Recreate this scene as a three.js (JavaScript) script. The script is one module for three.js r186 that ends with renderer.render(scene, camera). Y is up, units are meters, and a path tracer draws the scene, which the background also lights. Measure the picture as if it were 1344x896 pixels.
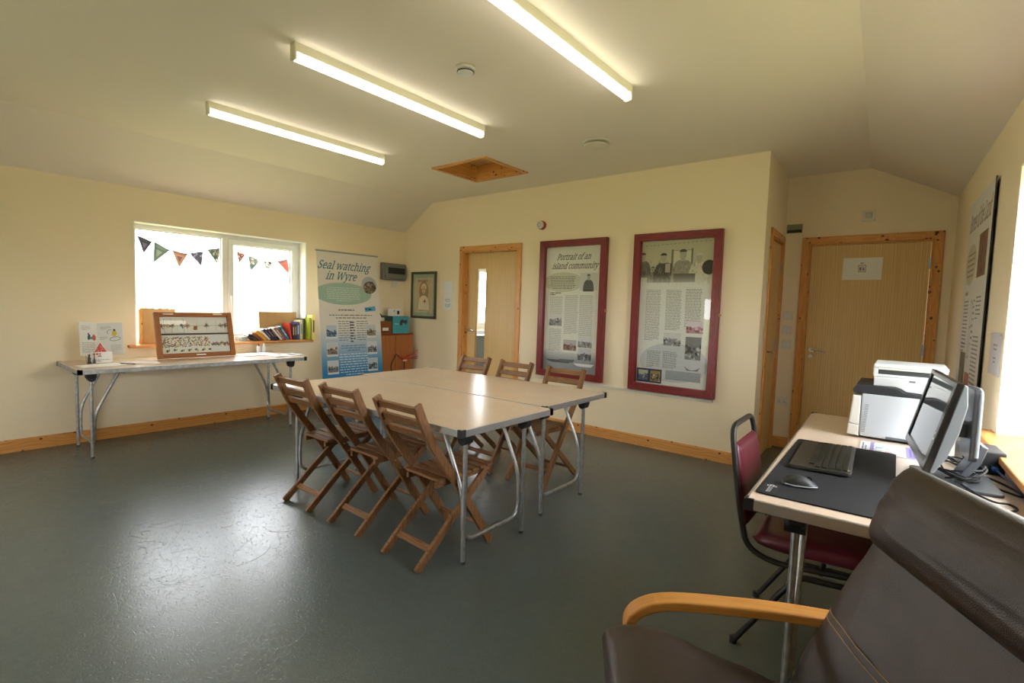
import * as THREE from 'three';
import { RoundedBoxGeometry } from 'three/addons/geometries/RoundedBoxGeometry.js';
import { mergeGeometries } from 'three/addons/utils/BufferGeometryUtils.js';
import { RectAreaLightUniformsLib } from 'three/addons/lights/RectAreaLightUniformsLib.js';

// ---------------------------------------------------------------- camera, sky, exposure
const scene = new THREE.Scene();
const renderer = new THREE.WebGLRenderer({ antialias: true });
renderer.toneMapping = THREE.LinearToneMapping;
renderer.toneMappingExposure = 0.88;
renderer.shadowMap.enabled = true;
RectAreaLightUniformsLib.init();

const camera = new THREE.PerspectiveCamera(2 * Math.atan(448 / 663.58) * 180 / Math.PI, 1344 / 896, 0.02, 400);
camera.rotation.order = 'YXZ';
camera.position.set(5.872, 1.35, 4.736);
camera.rotation.set(-3.904 * Math.PI / 180, 38.946 * Math.PI / 180, 1.813 * Math.PI / 180);
scene.add(camera);

const SKY = 18.0;           // bright thin overcast seen through the windows
const LAMP = 8.0;          // radiance of the ceiling diffusers
{
  const w = 64, h = 32, d = new Float32Array(w * h * 4);
  for (let j = 0; j < h; j++) for (let i = 0; i < w; i++) {
    const e = Math.max(0, (j + 0.5) / h * 2 - 1), k = (j * w + i) * 4;
    d[k] = 1.0 - 0.22 * e; d[k + 1] = 1.0 - 0.10 * e; d[k + 2] = 1.0 + 0.06 * e; d[k + 3] = 1;
  }
  const t = new THREE.DataTexture(d, w, h, THREE.RGBAFormat, THREE.FloatType);
  t.mapping = THREE.EquirectangularReflectionMapping; t.magFilter = THREE.LinearFilter; t.minFilter = THREE.LinearFilter; t.needsUpdate = true;
  scene.background = t; scene.backgroundIntensity = SKY;
}

// the sun stands high behind the poster wall: it lights the grass outside but enters no window
const sun = new THREE.DirectionalLight(0xfff3e0, 13); sun.position.set(3.2, 22, -14); sun.target.position.set(3.2, 0, 2); sun.castShadow = true;
sun.shadow.camera.left = -30; sun.shadow.camera.right = 30; sun.shadow.camera.top = 30; sun.shadow.camera.bottom = -30; sun.shadow.camera.far = 80; sun.shadow.mapSize.set(2048, 2048); sun.name = 'sun'; scene.add(sun, sun.target);

// ---------------------------------------------------------------- helpers
const V = (x, y, z) => new THREE.Vector3(x, y, z);
const PI = Math.PI;
function rng(seed) { let a = seed | 0; return () => { a = (a + 0x6d2b79f5) | 0; let t = Math.imul(a ^ (a >>> 15), 1 | a); t = (t + Math.imul(t ^ (t >>> 7), 61 | t)) ^ t; return ((t ^ (t >>> 14)) >>> 0) / 4294967296; }; }
const taken = new Map();
function numbered(n) { const k = taken.get(n) || 0; taken.set(n, k + 1); return k ? n + '_' + String(k).padStart(3, '0') : n; }
function shade(o) { o.castShadow = true; o.receiveShadow = true; return o; }
function mesh(name, geo, mat, parent) {
  const m = shade(new THREE.Mesh(Array.isArray(geo) ? join(geo) : geo, mat)); m.name = parent && parent !== scene ? name : numbered(name); (parent || scene).add(m); return m;
}
function tag(o, label, category, group, kind) { o.userData.label = label; o.userData.category = category; if (group) o.userData.group = group; if (kind) o.userData.kind = kind; return o; }
function thing(name, label, category, pos = [0, 0, 0], turn = 0, group) {
  const g = new THREE.Group(); g.name = numbered(name); scene.add(g); g.position.set(...pos); g.rotation.y = turn; return tag(g, label, category, group);
}
function dup(o, label, pos, turn) {
  const c = o.clone(); c.name = numbered(o.name.replace(/_\d{3}$/, '')); scene.add(c);
  c.userData = { ...o.userData }; if (label) c.userData.label = label; if (pos) c.position.set(...pos); if (turn !== undefined) c.rotation.y = turn; return c;
}
function structure(name, geo, mat, label, category, parent) { const m = mesh(name, geo, mat, parent); tag(m, label, category, null, 'structure'); return m; }
function clean(g) { const n = g.index ? g.toNonIndexed() : g; for (const k of Object.keys(n.attributes)) if (!['position', 'normal', 'uv'].includes(k)) n.deleteAttribute(k); n.clearGroups(); return n; }
function join(list) { return list.length === 1 ? list[0] : mergeGeometries(list.map(clean)); }
// texture coordinates in metres from the position, u along the grain axis
function uvm(g, grain = 'x', off = [0, 0]) {
  g = clean(g); const p = g.attributes.position, n = p.count, uv = new Float32Array(n * 2), gi = 'xyz'.indexOf(grain);
  const a = V(), b = V(), c = V();
  for (let i = 0; i < n; i += 3) {
    a.fromBufferAttribute(p, i); b.fromBufferAttribute(p, i + 1); c.fromBufferAttribute(p, i + 2);
    const f = b.clone().sub(a).cross(c.clone().sub(a)), m = [Math.abs(f.x), Math.abs(f.y), Math.abs(f.z)], d = m.indexOf(Math.max(...m));
    let ax = [0, 1, 2].filter((k) => k !== d); if (ax[1] === gi) ax = [ax[1], ax[0]];
    for (let k = 0; k < 3; k++) { const q = [p.getX(i + k), p.getY(i + k), p.getZ(i + k)]; uv[(i + k) * 2] = q[ax[0]] + off[0] + d * 0.37; uv[(i + k) * 2 + 1] = q[ax[1]] + off[1] + d * 0.11; }
  }
  g.setAttribute('uv', new THREE.BufferAttribute(uv, 2)); return g;
}
const bx = (w, h, d, x = 0, y = 0, z = 0) => new THREE.BoxGeometry(w, h, d).translate(x, y, z);
const rb = (w, h, d, x = 0, y = 0, z = 0, r = 0.004, s = 2) => new RoundedBoxGeometry(w, h, d, s, Math.min(r, w / 2.01, h / 2.01, d / 2.01)).translate(x, y, z);
const cyl = (r, h, x = 0, y = 0, z = 0, axis = 'y', r2 = r, n = 20) => { const g = new THREE.CylinderGeometry(r2, r, h, n); if (axis === 'x') g.rotateZ(-PI / 2); if (axis === 'z') g.rotateX(PI / 2); return g.translate(x, y, z); };
const curve = (pts, closed = false, tension = 0.5) => new THREE.CatmullRomCurve3(pts.map((p) => V(...p)), closed, 'catmullrom', tension);
const tube = (pts, r, n = 40, rs = 8, closed = false) => new THREE.TubeGeometry(curve(pts, closed), n, r, rs, closed);
// a polyline whose corners are rounded
function fillet(pts, r, n = 6) {
  const P = pts.map((p) => V(...p)), path = new THREE.CurvePath();
  let last = P[0];
  for (let i = 1; i < P.length - 1; i++) {
    const d0 = P[i].clone().sub(P[i - 1]), d1 = P[i + 1].clone().sub(P[i]), k = Math.min(r, d0.length() * 0.49, d1.length() * 0.49);
    const s = P[i].clone().addScaledVector(d0.normalize(), -k), e = P[i].clone().addScaledVector(d1.normalize(), k);
    path.add(new THREE.LineCurve3(last, s)); path.add(new THREE.QuadraticBezierCurve3(s, P[i], e)); last = e;
  }
  path.add(new THREE.LineCurve3(last, P[P.length - 1]));
  const out = [];
  for (const c of path.curves) { const m = c.isLineCurve3 ? 1 : n; for (let j = 0; j < m; j++) out.push(c.getPoint(j / m)); }
  out.push(P[P.length - 1]); return out;
}
// a tube along a list of points, one ring per point
function pipe(points, r, rs = 10, caps = true) {
  const pos = [], idx = [], n = points.length; let up = V(0, 1, 0);
  const t = points.map((p, i) => points[Math.min(i + 1, n - 1)].clone().sub(points[Math.max(i - 1, 0)]).normalize());
  if (Math.abs(t[0].dot(up)) > 0.9) up = V(1, 0, 0);
  let side = t[0].clone().cross(up).normalize();
  for (let i = 0; i < n; i++) {
    side.addScaledVector(t[i], -side.dot(t[i])).normalize(); const o = t[i].clone().cross(side);
    for (let j = 0; j < rs; j++) { const a = j / rs * 2 * PI, q = points[i].clone().addScaledVector(side, Math.cos(a) * r).addScaledVector(o, Math.sin(a) * r); pos.push(q.x, q.y, q.z); }
  }
  for (let i = 0; i < n - 1; i++) for (let j = 0; j < rs; j++) { const a = i * rs + j, b = i * rs + (j + 1) % rs; idx.push(a, b, a + rs, b, b + rs, a + rs); }
  if (caps) for (const [k, f] of [[0, 1], [n - 1, -1]]) { const c = pos.length / 3; pos.push(points[k].x, points[k].y, points[k].z); for (let j = 0; j < rs; j++) { const a = k * rs + j, b = k * rs + (j + 1) % rs; f > 0 ? idx.push(c, b, a) : idx.push(c, a, b); } }
  const g = new THREE.BufferGeometry(); g.setAttribute('position', new THREE.Float32BufferAttribute(pos, 3)); g.setAttribute('uv', new THREE.Float32BufferAttribute(new Float32Array(pos.length / 3 * 2), 2)); g.setIndex(idx); g.computeVertexNormals(); return g;
}
const fpipe = (pts, bend, r, rs = 10) => pipe(fillet(pts, bend), r, rs);
// extrude a 2D outline [[x, y], ...] (with holes) along z from z0 to z1
function slab(outline, z0, z1, holes = [], bevel = 0) {
  const s = new THREE.Shape(outline.map((p) => new THREE.Vector2(...p)));
  for (const h of holes) s.holes.push(new THREE.Path(h.map((p) => new THREE.Vector2(...p))));
  const b = bevel > 0 ? { bevelEnabled: true, bevelSize: bevel, bevelThickness: bevel, bevelOffset: -bevel, bevelSegments: 2 } : { bevelEnabled: false };
  const g = new THREE.ExtrudeGeometry(s, { depth: z1 - z0 - 2 * bevel, ...b, curveSegments: 10 }); return g.translate(0, 0, z0 + bevel);
}
const rect = (x0, y0, x1, y1) => [[x0, y0], [x1, y0], [x1, y1], [x0, y1]];
function roundRect(x0, y0, x1, y1, r, n = 5) {
  const o = []; for (const [cx, cy, a] of [[x1 - r, y0 + r, -PI / 2], [x1 - r, y1 - r, 0], [x0 + r, y1 - r, PI / 2], [x0 + r, y0 + r, PI]]) for (let i = 0; i <= n; i++) { const t = a + i / n * PI / 2; o.push([cx + r * Math.cos(t), cy + r * Math.sin(t)]); } return o;
}
// a bar of constant width that follows a centre line in the zy plane, extruded across x
function bentBar(pts, width, thick, samples = 20, bevel = 0.004) {
  const c = new THREE.CatmullRomCurve3(pts.map(([z, y]) => V(z, y, 0)), false, 'centripetal'), L = [], R = [];
  for (let i = 0; i <= samples; i++) { const p = c.getPoint(i / samples), t = c.getTangent(i / samples), w = width / 2; L.push([p.x - t.y * w, p.y + t.x * w]); R.push([p.x + t.y * w, p.y - t.x * w]); }
  return slab([...R, ...L.reverse()], -thick / 2, thick / 2, [], bevel).rotateY(-PI / 2);   // extrusion z -> -x ; outline x -> z
}
// eight corners (bottom ring then top ring, each in order round) as a solid
function prism8(c) {
  const f = [[0, 1, 2, 3], [7, 6, 5, 4], [0, 4, 5, 1], [1, 5, 6, 2], [2, 6, 7, 3], [3, 7, 4, 0]], pos = [];
  for (const [a, b, d, e] of f) for (const k of [a, b, d, a, d, e]) pos.push(...c[k]);
  const g = new THREE.BufferGeometry(); g.setAttribute('position', new THREE.Float32BufferAttribute(pos, 3)); g.setAttribute('uv', new THREE.Float32BufferAttribute(new Float32Array(pos.length / 3 * 2), 2)); g.computeVertexNormals(); return g;
}

// ---------------------------------------------------------------- noise and textures
const hash = (x, y, s) => { let h = Math.imul(x, 374761393) + Math.imul(y, 668265263) + Math.imul(s, 974634777); h = Math.imul(h ^ (h >>> 13), 1274126177); return ((h ^ (h >>> 16)) >>> 0) / 4294967296; };
function vnoise(x, y, s, px = 1e9, py = 1e9) {
  const xi = Math.floor(x), yi = Math.floor(y), fx = x - xi, fy = y - yi, u = fx * fx * (3 - 2 * fx), v = fy * fy * (3 - 2 * fy), w = (a, p) => ((a % p) + p) % p;
  const a = hash(w(xi, px), w(yi, py), s), b = hash(w(xi + 1, px), w(yi, py), s), c = hash(w(xi, px), w(yi + 1, py), s), d = hash(w(xi + 1, px), w(yi + 1, py), s);
  return a + (b - a) * u + (c - a) * v + (a - b - c + d) * u * v;
}
function fbm(x, y, s, o = 4, px = 1e9, py = 1e9) { let t = 0, a = 0.5, n = 0; for (let i = 0; i < o; i++) { t += a * vnoise(x, y, s + i, px, py); n += a; a *= 0.5; x *= 2; y *= 2; px *= 2; py *= 2; } return t / n; }
const hex = (h) => [(h >> 16) & 255, (h >> 8) & 255, h & 255];
const mix3 = (a, b, t) => [a[0] + (b[0] - a[0]) * t, a[1] + (b[1] - a[1]) * t, a[2] + (b[2] - a[2]) * t];
function dataTex(w, h, fn, metresU, metresV, srgb = true) {
  const d = new Uint8Array(w * h * 4);
  for (let j = 0; j < h; j++) for (let i = 0; i < w; i++) { const c = fn(i / w, j / h), k = (j * w + i) * 4; d[k] = Math.max(0, Math.min(255, c[0])); d[k + 1] = Math.max(0, Math.min(255, c[1])); d[k + 2] = Math.max(0, Math.min(255, c[2])); d[k + 3] = 255; }
  const t = new THREE.DataTexture(d, w, h, THREE.RGBAFormat, THREE.UnsignedByteType);
  t.wrapS = t.wrapT = THREE.RepeatWrapping; t.magFilter = THREE.LinearFilter; t.minFilter = THREE.LinearMipmapLinearFilter; t.generateMipmaps = true;
  if (srgb) t.colorSpace = THREE.SRGBColorSpace; t.repeat.set(1 / metresU, 1 / metresV); t.needsUpdate = true; return t;
}
const grey = (v) => [v * 255, v * 255, v * 255];
function woodTex(light, dark, { w = 512, h = 256, mu = 1.2, mv = 0.3, rings = 14, warp = 1.2, knots = 0, seed = 1, contrast = 1, fine = 0.25 } = {}) {
  const L = hex(light), D = hex(dark), r = rng(seed), K = []; for (let i = 0; i < knots; i++) K.push([r(), r(), 0.006 + 0.006 * r()]);
  return dataTex(w, h, (u, v) => {
    let s = v * rings + warp * (fbm(u * 3, v * 4, seed, 3, 3, 4) - 0.5) * 4, kd = 0;
    for (const [ku, kv, kr] of K) { let du = Math.abs(u - ku), dv = Math.abs(v - kv); du = Math.min(du, 1 - du) * mu; dv = Math.min(dv, 1 - dv) * mv; const q = Math.hypot(du * 0.45, dv) / kr; s += 2.2 * Math.exp(-q * q * 0.35); const core = Math.hypot(du * 0.8, dv) / kr; kd = Math.max(kd, core < 1 ? 1 - core * core * 0.5 : 0); }
    const ring = Math.pow(0.5 + 0.5 * Math.sin(s * 2 * PI), 1.5), fib = fbm(u * 8, v * 160, seed + 9, 3, 8, 160);
    let c = mix3(L, D, Math.min(1, contrast * (0.45 * ring + fine * 2 * (fib - 0.35))));
    if (kd > 0) c = mix3(c, [70, 34, 14], kd * 0.9); return c;
  }, mu, mv);
}
function canvasTex(w, h, draw) { const c = document.createElement('canvas'); c.width = w; c.height = h; const x = c.getContext('2d'); draw(x, w, h); const t = new THREE.CanvasTexture(c); t.colorSpace = THREE.SRGBColorSpace; t.anisotropy = 8; return t; }
const mat = (color, roughness = 0.6, extra = {}) => new THREE.MeshStandardMaterial({ color, roughness, metalness: 0, ...extra });
const phys = (color, roughness, extra = {}) => new THREE.MeshPhysicalMaterial({ color, roughness, metalness: 0, ...extra });

const T = {};
T.paint = dataTex(256, 256, (u, v) => grey(0.35 + 0.5 * fbm(u * 40, v * 40, 3, 3, 40, 40)), 0.5, 0.5, false);
T.pine = woodTex(0xe0a258, 0xb9702e, { w: 1024, mu: 1.5, mv: 0.3, rings: 8, knots: 26, seed: 4, contrast: 0.7 });
T.sillpine = woodTex(0xdf9f5a, 0xb06a2c, { mu: 1.5, mv: 0.3, rings: 8, knots: 5, seed: 14, contrast: 0.9 });
T.veneer = woodTex(0xe2c083, 0xc89c56, { mu: 2.6, mv: 0.45, rings: 22, warp: 0.35, seed: 21, contrast: 0.75, fine: 0.6 });
T.chair = woodTex(0x946840, 0x4e2f17, { mu: 0.9, mv: 0.16, rings: 6, warp: 1.2, seed: 31, contrast: 0.75, fine: 0.5 });
T.beech = woodTex(0xd99b4f, 0xbf7c33, { mu: 0.9, mv: 0.16, rings: 5, warp: 0.8, seed: 41, contrast: 0.7, fine: 0.4 });
T.mahog = woodTex(0x8c2a2c, 0x5c181a, { mu: 0.9, mv: 0.16, rings: 6, warp: 1.1, seed: 51, contrast: 0.9, fine: 0.4 });
T.casewood = woodTex(0xa9672f, 0x7c441a, { mu: 0.7, mv: 0.12, rings: 5, seed: 61, contrast: 0.8, fine: 0.4 });
T.cabinet = woodTex(0xb4703a, 0x9d5c2a, { mu: 1.6, mv: 0.5, rings: 9, warp: 0.8, seed: 71, contrast: 0.7, fine: 0.3 });
const floorShade = (u, v) => 0.62 * fbm(u * 5, v * 5, 81, 4, 5, 5) + 0.38 * fbm(u * 90, v * 90, 85, 2, 90, 90);
T.floor = dataTex(1024, 1024, (u, v) => { const t = floorShade(u, v), sp = hash(Math.floor(u * 1024), Math.floor(v * 1024), 7); return mix3(mix3([81, 91, 90], [96, 106, 104], t), sp > 0.985 ? [130, 138, 134] : sp < 0.02 ? [57, 63, 62] : [89, 99, 97], 0.35); }, 2.6, 2.6);
// scuffs and swirl marks left by mop and chair feet
const scuffs = canvasTex(2048, 2048, (x, w) => {
  const r = rng(91); x.fillStyle = '#808080'; x.fillRect(0, 0, w, w); x.lineCap = 'round';
  for (let i = 0; i < 26000; i++) { const v = r() > 0.5 ? 255 : 0; x.fillStyle = `rgba(${v},${v},${v},${0.03 + 0.1 * r()})`; x.beginPath(); x.ellipse(r() * w, r() * w, 2 + 9 * r(), 1 + 3.5 * r(), r() * 3.2, 0, 7); x.fill(); }   // uneven wear
  for (let i = 0; i < 1500; i++) {
    const long = r() > 0.93, cx = r() * w, cy = r() * w, R = long ? 500 + 700 * r() : 20 + 220 * r() * r(), a = r() * 6.28, l = long ? 0.15 + 0.5 * r() : 0.3 + 1.4 * r(), v = r() > 0.4 ? 255 : 0;
    x.strokeStyle = `rgba(${v},${v},${v},${0.06 + 0.3 * r() * r()})`; x.lineWidth = 0.8 + 2.0 * r() * r();
    for (const [ox, oy] of [[0, 0], [w, 0], [-w, 0], [0, w], [0, -w]]) { x.beginPath(); x.arc(cx + ox, cy + oy, R, a, a + l); x.stroke(); }
  }
  for (let i = 0; i < 900; i++) { x.fillStyle = `rgba(0,0,0,${0.3 + 0.5 * r()})`; x.beginPath(); x.ellipse(r() * w, r() * w, 1 + 3 * r(), 1 + 2 * r(), r() * 3, 0, 7); x.fill(); }   // small dents
}); scuffs.colorSpace = THREE.NoColorSpace; scuffs.wrapS = scuffs.wrapT = THREE.RepeatWrapping; scuffs.repeat.set(1 / 1.9, 1 / 1.9);
T.rough = dataTex(256, 256, (u, v) => grey(0.30 + 0.16 * fbm(u * 6, v * 6, 97, 4, 6, 6)), 1.7, 1.7, false);
T.laminate = dataTex(512, 512, (u, v) => { const t = fbm(u * 120, v * 120, 101, 2, 120, 120), q = fbm(u * 4, v * 4, 105, 3, 4, 4); return mix3([233, 213, 192], [215, 191, 168], 0.55 * t + 0.35 * q); }, 0.8, 0.8);
T.galv = dataTex(256, 256, (u, v) => { const t = fbm(u * 14, v * 14, 111, 3, 14, 14); return mix3([150, 152, 152], [205, 207, 206], t); }, 0.3, 0.3);
T.leather = dataTex(512, 512, (u, v) => { let b = 1; const n = 46, x = u * n, y = v * n; for (let i = -1; i < 2; i++) for (let j = -1; j < 2; j++) { const xi = Math.floor(x) + i, yi = Math.floor(y) + j, a = ((xi % n) + n) % n, c = ((yi % n) + n) % n; b = Math.min(b, Math.hypot(x - xi - hash(a, c, 5), y - yi - hash(a, c, 6))); } return grey(1 - 0.8 * b); }, 0.12, 0.12, false);
T.leatherCol = dataTex(256, 256, (u, v) => mix3([52, 40, 34], [67, 53, 45], fbm(u * 6, v * 6, 121, 4, 6, 6)), 0.6, 0.6);
T.card = dataTex(256, 128, (u, v) => mix3([196, 160, 108], [176, 138, 88], 0.6 * fbm(u * 4, v * 60, 131, 3, 4, 60) + 0.3 * fbm(u * 5, v * 5, 133, 3, 5, 5)), 0.4, 0.3);
T.vinyl = dataTex(256, 256, (u, v) => grey(fbm(u * 60, v * 60, 141, 2, 60, 60)), 0.1, 0.1, false);
T.grass = dataTex(256, 256, (u, v) => mix3([118, 124, 76], [150, 147, 98], fbm(u * 10, v * 10, 151, 4, 10, 10)), 9, 9);

const M = {
  wall: mat(0xf7e6c5, 0.85, { bumpMap: T.paint, bumpScale: 0.0006 }),
  ceil: mat(0xf4ebde, 0.9, { bumpMap: T.paint, bumpScale: 0.0006 }),
  floor: mat(0xffffff, 0.27, { map: T.floor, bumpMap: scuffs, bumpScale: 0.0036 }),
  pine: mat(0xffffff, 0.42, { map: T.pine }), sill: mat(0xffffff, 0.4, { map: T.sillpine }), veneer: mat(0xffffff, 0.42, { map: T.veneer }),
  chair: mat(0xffffff, 0.5, { map: T.chair }), beech: mat(0xffffff, 0.38, { map: T.beech }), mahog: mat(0xffffff, 0.33, { map: T.mahog }),
  casewood: mat(0xffffff, 0.4, { map: T.casewood }), cabinet: mat(0xffffff, 0.5, { map: T.cabinet }),
  laminate: mat(0xffffff, 0.24, { map: T.laminate }), galv: mat(0xffffff, 0.36, { map: T.galv, metalness: 0.85 }), alu: mat(0xb9bcbd, 0.35, { metalness: 0.8 }),
  chrome: mat(0xd8d9da, 0.16, { metalness: 1 }), brass: mat(0xd0b070, 0.3, { metalness: 0.9 }), steel: mat(0xa9abac, 0.3, { metalness: 0.9 }),
  black: mat(0x17181a, 0.5), blackGloss: mat(0x101114, 0.22), dark: mat(0x2b2d30, 0.5), charcoal: mat(0x3c3f43, 0.4), greyPl: mat(0x8b8f92, 0.35),
  white: mat(0xeeeeea, 0.4), upvc: mat(0xf4f4f0, 0.28), offwhite: mat(0xe7e2d2, 0.45), lampBody: mat(0xebe6cf, 0.4), paper: mat(0xf2f1ec, 0.8), boxGrey: mat(0x7d8079, 0.45),
  leather: phys(0xffffff, 0.42, { map: T.leatherCol, bumpMap: T.leather, bumpScale: 0.0005 }), stitch: mat(0xb79a72, 0.8),
  burgundy: mat(0x5e1b28, 0.38, { bumpMap: T.vinyl, bumpScale: 0.0003 }), frameBlack: mat(0x2c2a27, 0.4, { metalness: 0.3 }),
  rubber: mat(0x1a1a1a, 0.8), matBlack: mat(0x121315, 0.95), cardboard: mat(0xffffff, 0.85, { map: T.card }),
  glass: phys(0xffffff, 0.02, { transmission: 1, thickness: 0, ior: 1.5 }), pictureGlass: phys(0xffffff, 0.015, { transmission: 1, thickness: 0, ior: 1.5 }),
  red: mat(0xb3201f, 0.4), grass: mat(0xffffff, 0.95, { map: T.grass }), outside: mat(0xd8d2c4, 0.9),
};

// ---------------------------------------------------------------- the room shell
const HE = 2.367, HC = 2.732, KX = 0.577, XC = 4.785, ZF = 6.2, ZA = -1.03, HR = 2.404, ZB = -2.75;
const RS = 0.0527, wallR = (z) => 6.044 + RS * (z - ZA), kinkR = (z) => 5.414 + 0.0495 * (z - ZA);
const RT = -(PI / 2 - Math.atan(RS)), RL = Math.hypot(1, RS);
const onRight = (z, y = 0, out = 0) => { const d = V(RS, 0, 1).normalize(), n = V(-1, 0, RS).normalize(); return [wallR(z) + n.x * out, y, z + n.z * out]; };   // a point on the right wall, `out` metres into the room

structure('floor', uvm(slab([[-0.3, 0.3 - 3.1], [6.9, 0.3 - 3.1], [6.9, ZF + 0.3], [-0.3, ZF + 0.3]], -0.2, 0).rotateX(PI / 2).translate(0, -0.2, 0)), M.floor, 'grey green vinyl floor with swirling scuff marks', 'floor');

// left wall: two window openings (the second belongs to the next room)
const W1 = { z0: 1.505, z1: 3.24, y0: 0.847, y1: 2.055 }, WN = { z0: -2.35, z1: -1.0, y0: 0.95, y1: 2.055 };
{
  const o = [[-(ZF + 0.3), 0], [-(ZB - 0.2), 0], [-(ZB - 0.2), HE + 0.015], [-(ZF + 0.3), HE + 0.015]];
  const g = slab(o, -0.3, 0, [rect(-W1.z1, W1.y0, -W1.z0, W1.y1), rect(-WN.z1, WN.y0, -WN.z0, WN.y1)]).rotateY(PI / 2);
  structure('wall_left', uvm(g), M.wall, 'cream painted wall with the wide white window', 'wall');
}
// back wall with the door opening
const D1 = { x0: 1.195, x1: 2.095, y1: 2.05 };
structure('wall_back', uvm(slab([[0, 0], [D1.x0, 0], [D1.x0, D1.y1], [D1.x1, D1.y1], [D1.x1, 0], [XC, 0], [XC, HC + 0.01], [KX, HC + 0.01], [0, HE + 0.01]], -0.12, 0)), M.wall, 'cream painted wall behind the two framed posters', 'wall');
// short wall into the alcove, with the narrow door
const AS = Math.atan2(0.05, 1.03);
const D2 = { a: 0.30, b: 0.89, y1: 2.07 };                  // metres from the alcove's back wall
{
  const g = slab([[-0.0, 0], [1.03 - D2.b, 0], [1.03 - D2.b, D2.y1], [1.03 - D2.a, D2.y1], [1.03 - D2.a, 0], [0.905, 0], [0.905, HC + 0.01], [0, HC + 0.01]], 0, 0.12);
  const m = structure('wall_alcove_side', uvm(g), M.wall, 'short cream wall leading into the alcove with the narrow door', 'wall');
  m.position.set(4.735, 0, ZA); m.rotation.y = -(PI / 2 - AS);   // local x towards the room, local z away from the alcove
}
const D3 = { x0: 4.955, x1: 5.915, y1: 2.065 };
structure('wall_alcove_back', uvm(slab([[4.6, 0], [D3.x0, 0], [D3.x0, D3.y1], [D3.x1, D3.y1], [D3.x1, 0], [6.3, 0], [6.3, 2.29], [6.044, HR + 0.01], [5.414, HC + 0.01], [4.6, HC + 0.01]], -0.15, 0).translate(0, 0, ZA)), M.wall, 'cream wall at the end of the alcove around the wide door', 'wall');
// right wall, splayed a little, with a window
const W2 = { z0: 1.45, z1: 3.0, y0: 0.80, y1: 2.07 };
{
  const u = (z) => (z - ZA) * RL;
  const g = slab(rect(-0.15, 0, u(ZF) + 0.3, HR + 0.012), -0.3, 0, [rect(u(W2.z0), W2.y0, u(W2.z1), W2.y1)]);
  const m = structure('wall_right', uvm(g), M.wall, 'cream wall with the tall printed panel beside the desk', 'wall'); m.position.set(wallR(ZA), 0, ZA); m.rotation.y = RT;
}
// front wall behind the camera, with a low window
const W3 = { x0: 2.1, x1: 3.3, y0: 0.33, y1: 1.76 };
structure('wall_front', uvm(slab([[0, 0], [wallR(ZF), 0], [wallR(ZF), HR + 0.01], [kinkR(ZF), HC + 0.01], [KX, HC + 0.01], [0, HE + 0.01]], 0, 0.3, [rect(W3.x0, W3.y0, W3.x1, W3.y1)]).translate(0, 0, ZF)), M.wall, 'cream wall opposite the framed posters', 'wall');
// ceiling: flat middle with the hatch opening, a slope on either side
const H = { x0: 1.95, x1: 2.59, z0: 0.595, z1: 1.17 };
{
  const flat = slab([[KX, ZF + 0.3], [KX, -0.12], [4.6, -0.12], [4.6, ZA - 0.15], [kinkR(ZA - 0.15), ZA - 0.15], [kinkR(ZF + 0.3), ZF + 0.3]].reverse(), -0.18, 0, [rect(H.x0, H.z0, H.x1, H.z1)]).rotateX(PI / 2).translate(0, HC, 0);
  const left = prism8([[-0.3, HE - 0.19, ZF + 0.3], [KX, HC, ZF + 0.3], [KX, HC, -0.12], [-0.3, HE - 0.19, -0.12], [-0.3, HE, ZF + 0.3], [KX, HC + 0.18, ZF + 0.3], [KX, HC + 0.18, -0.12], [-0.3, HE, -0.12]]);
  const z0 = ZA - 0.15, z1 = ZF + 0.3, e = (z) => [wallR(z) + 0.3, HR - 0.3 * (HC - HR) / (wallR(z) - kinkR(z)), z], k = (z) => [kinkR(z), HC, z], up = ([x, y, z]) => [x, y + 0.18, z];
  const right = prism8([k(z1), e(z1), e(z0), k(z0), up(k(z1)), up(e(z1)), up(e(z0)), up(k(z0))]);
  structure('ceiling', uvm(join([flat, left, right])), M.ceil, 'white painted ceiling, flat in the middle and sloping at both sides', 'ceiling');
}
// the next room, seen through the slot of glass in the door
{
  structure('wall_next_room', uvm(join([bx(2.6, 2.5, 0.15, 3.5, 1.25, -0.2 - 1.2).translate(0, 0, -0.01), bx(4.4, 2.5, 0.15, 2.0, 1.25, ZB - 0.075)])), M.wall, 'cream walls of the room behind the glazed door', 'wall');
  structure('ceiling_next_room', uvm(bx(4.7, 0.15, 2.63, 2.05, 2.45, -1.435)), M.ceil, 'white ceiling of the room behind the glazed door', 'ceiling');
}
structure('wall_lobby', uvm(join([bx(2.3, 2.5, 0.12, 5.55, 1.25, -2.3), bx(0.12, 2.5, 1.06, 6.6, 1.25, -1.72), bx(0.12, 2.5, 1.06, 4.5, 1.25, -1.72), bx(2.3, 0.12, 1.2, 5.55, 2.5, -1.78), bx(0.12, 2.5, 1.1, 4.0, 1.25, -0.7), bx(0.7, 2.5, 0.12, 4.32, 1.25, -1.12)])), M.wall, 'cream walls of the spaces behind the two alcove doors', 'wall');
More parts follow.
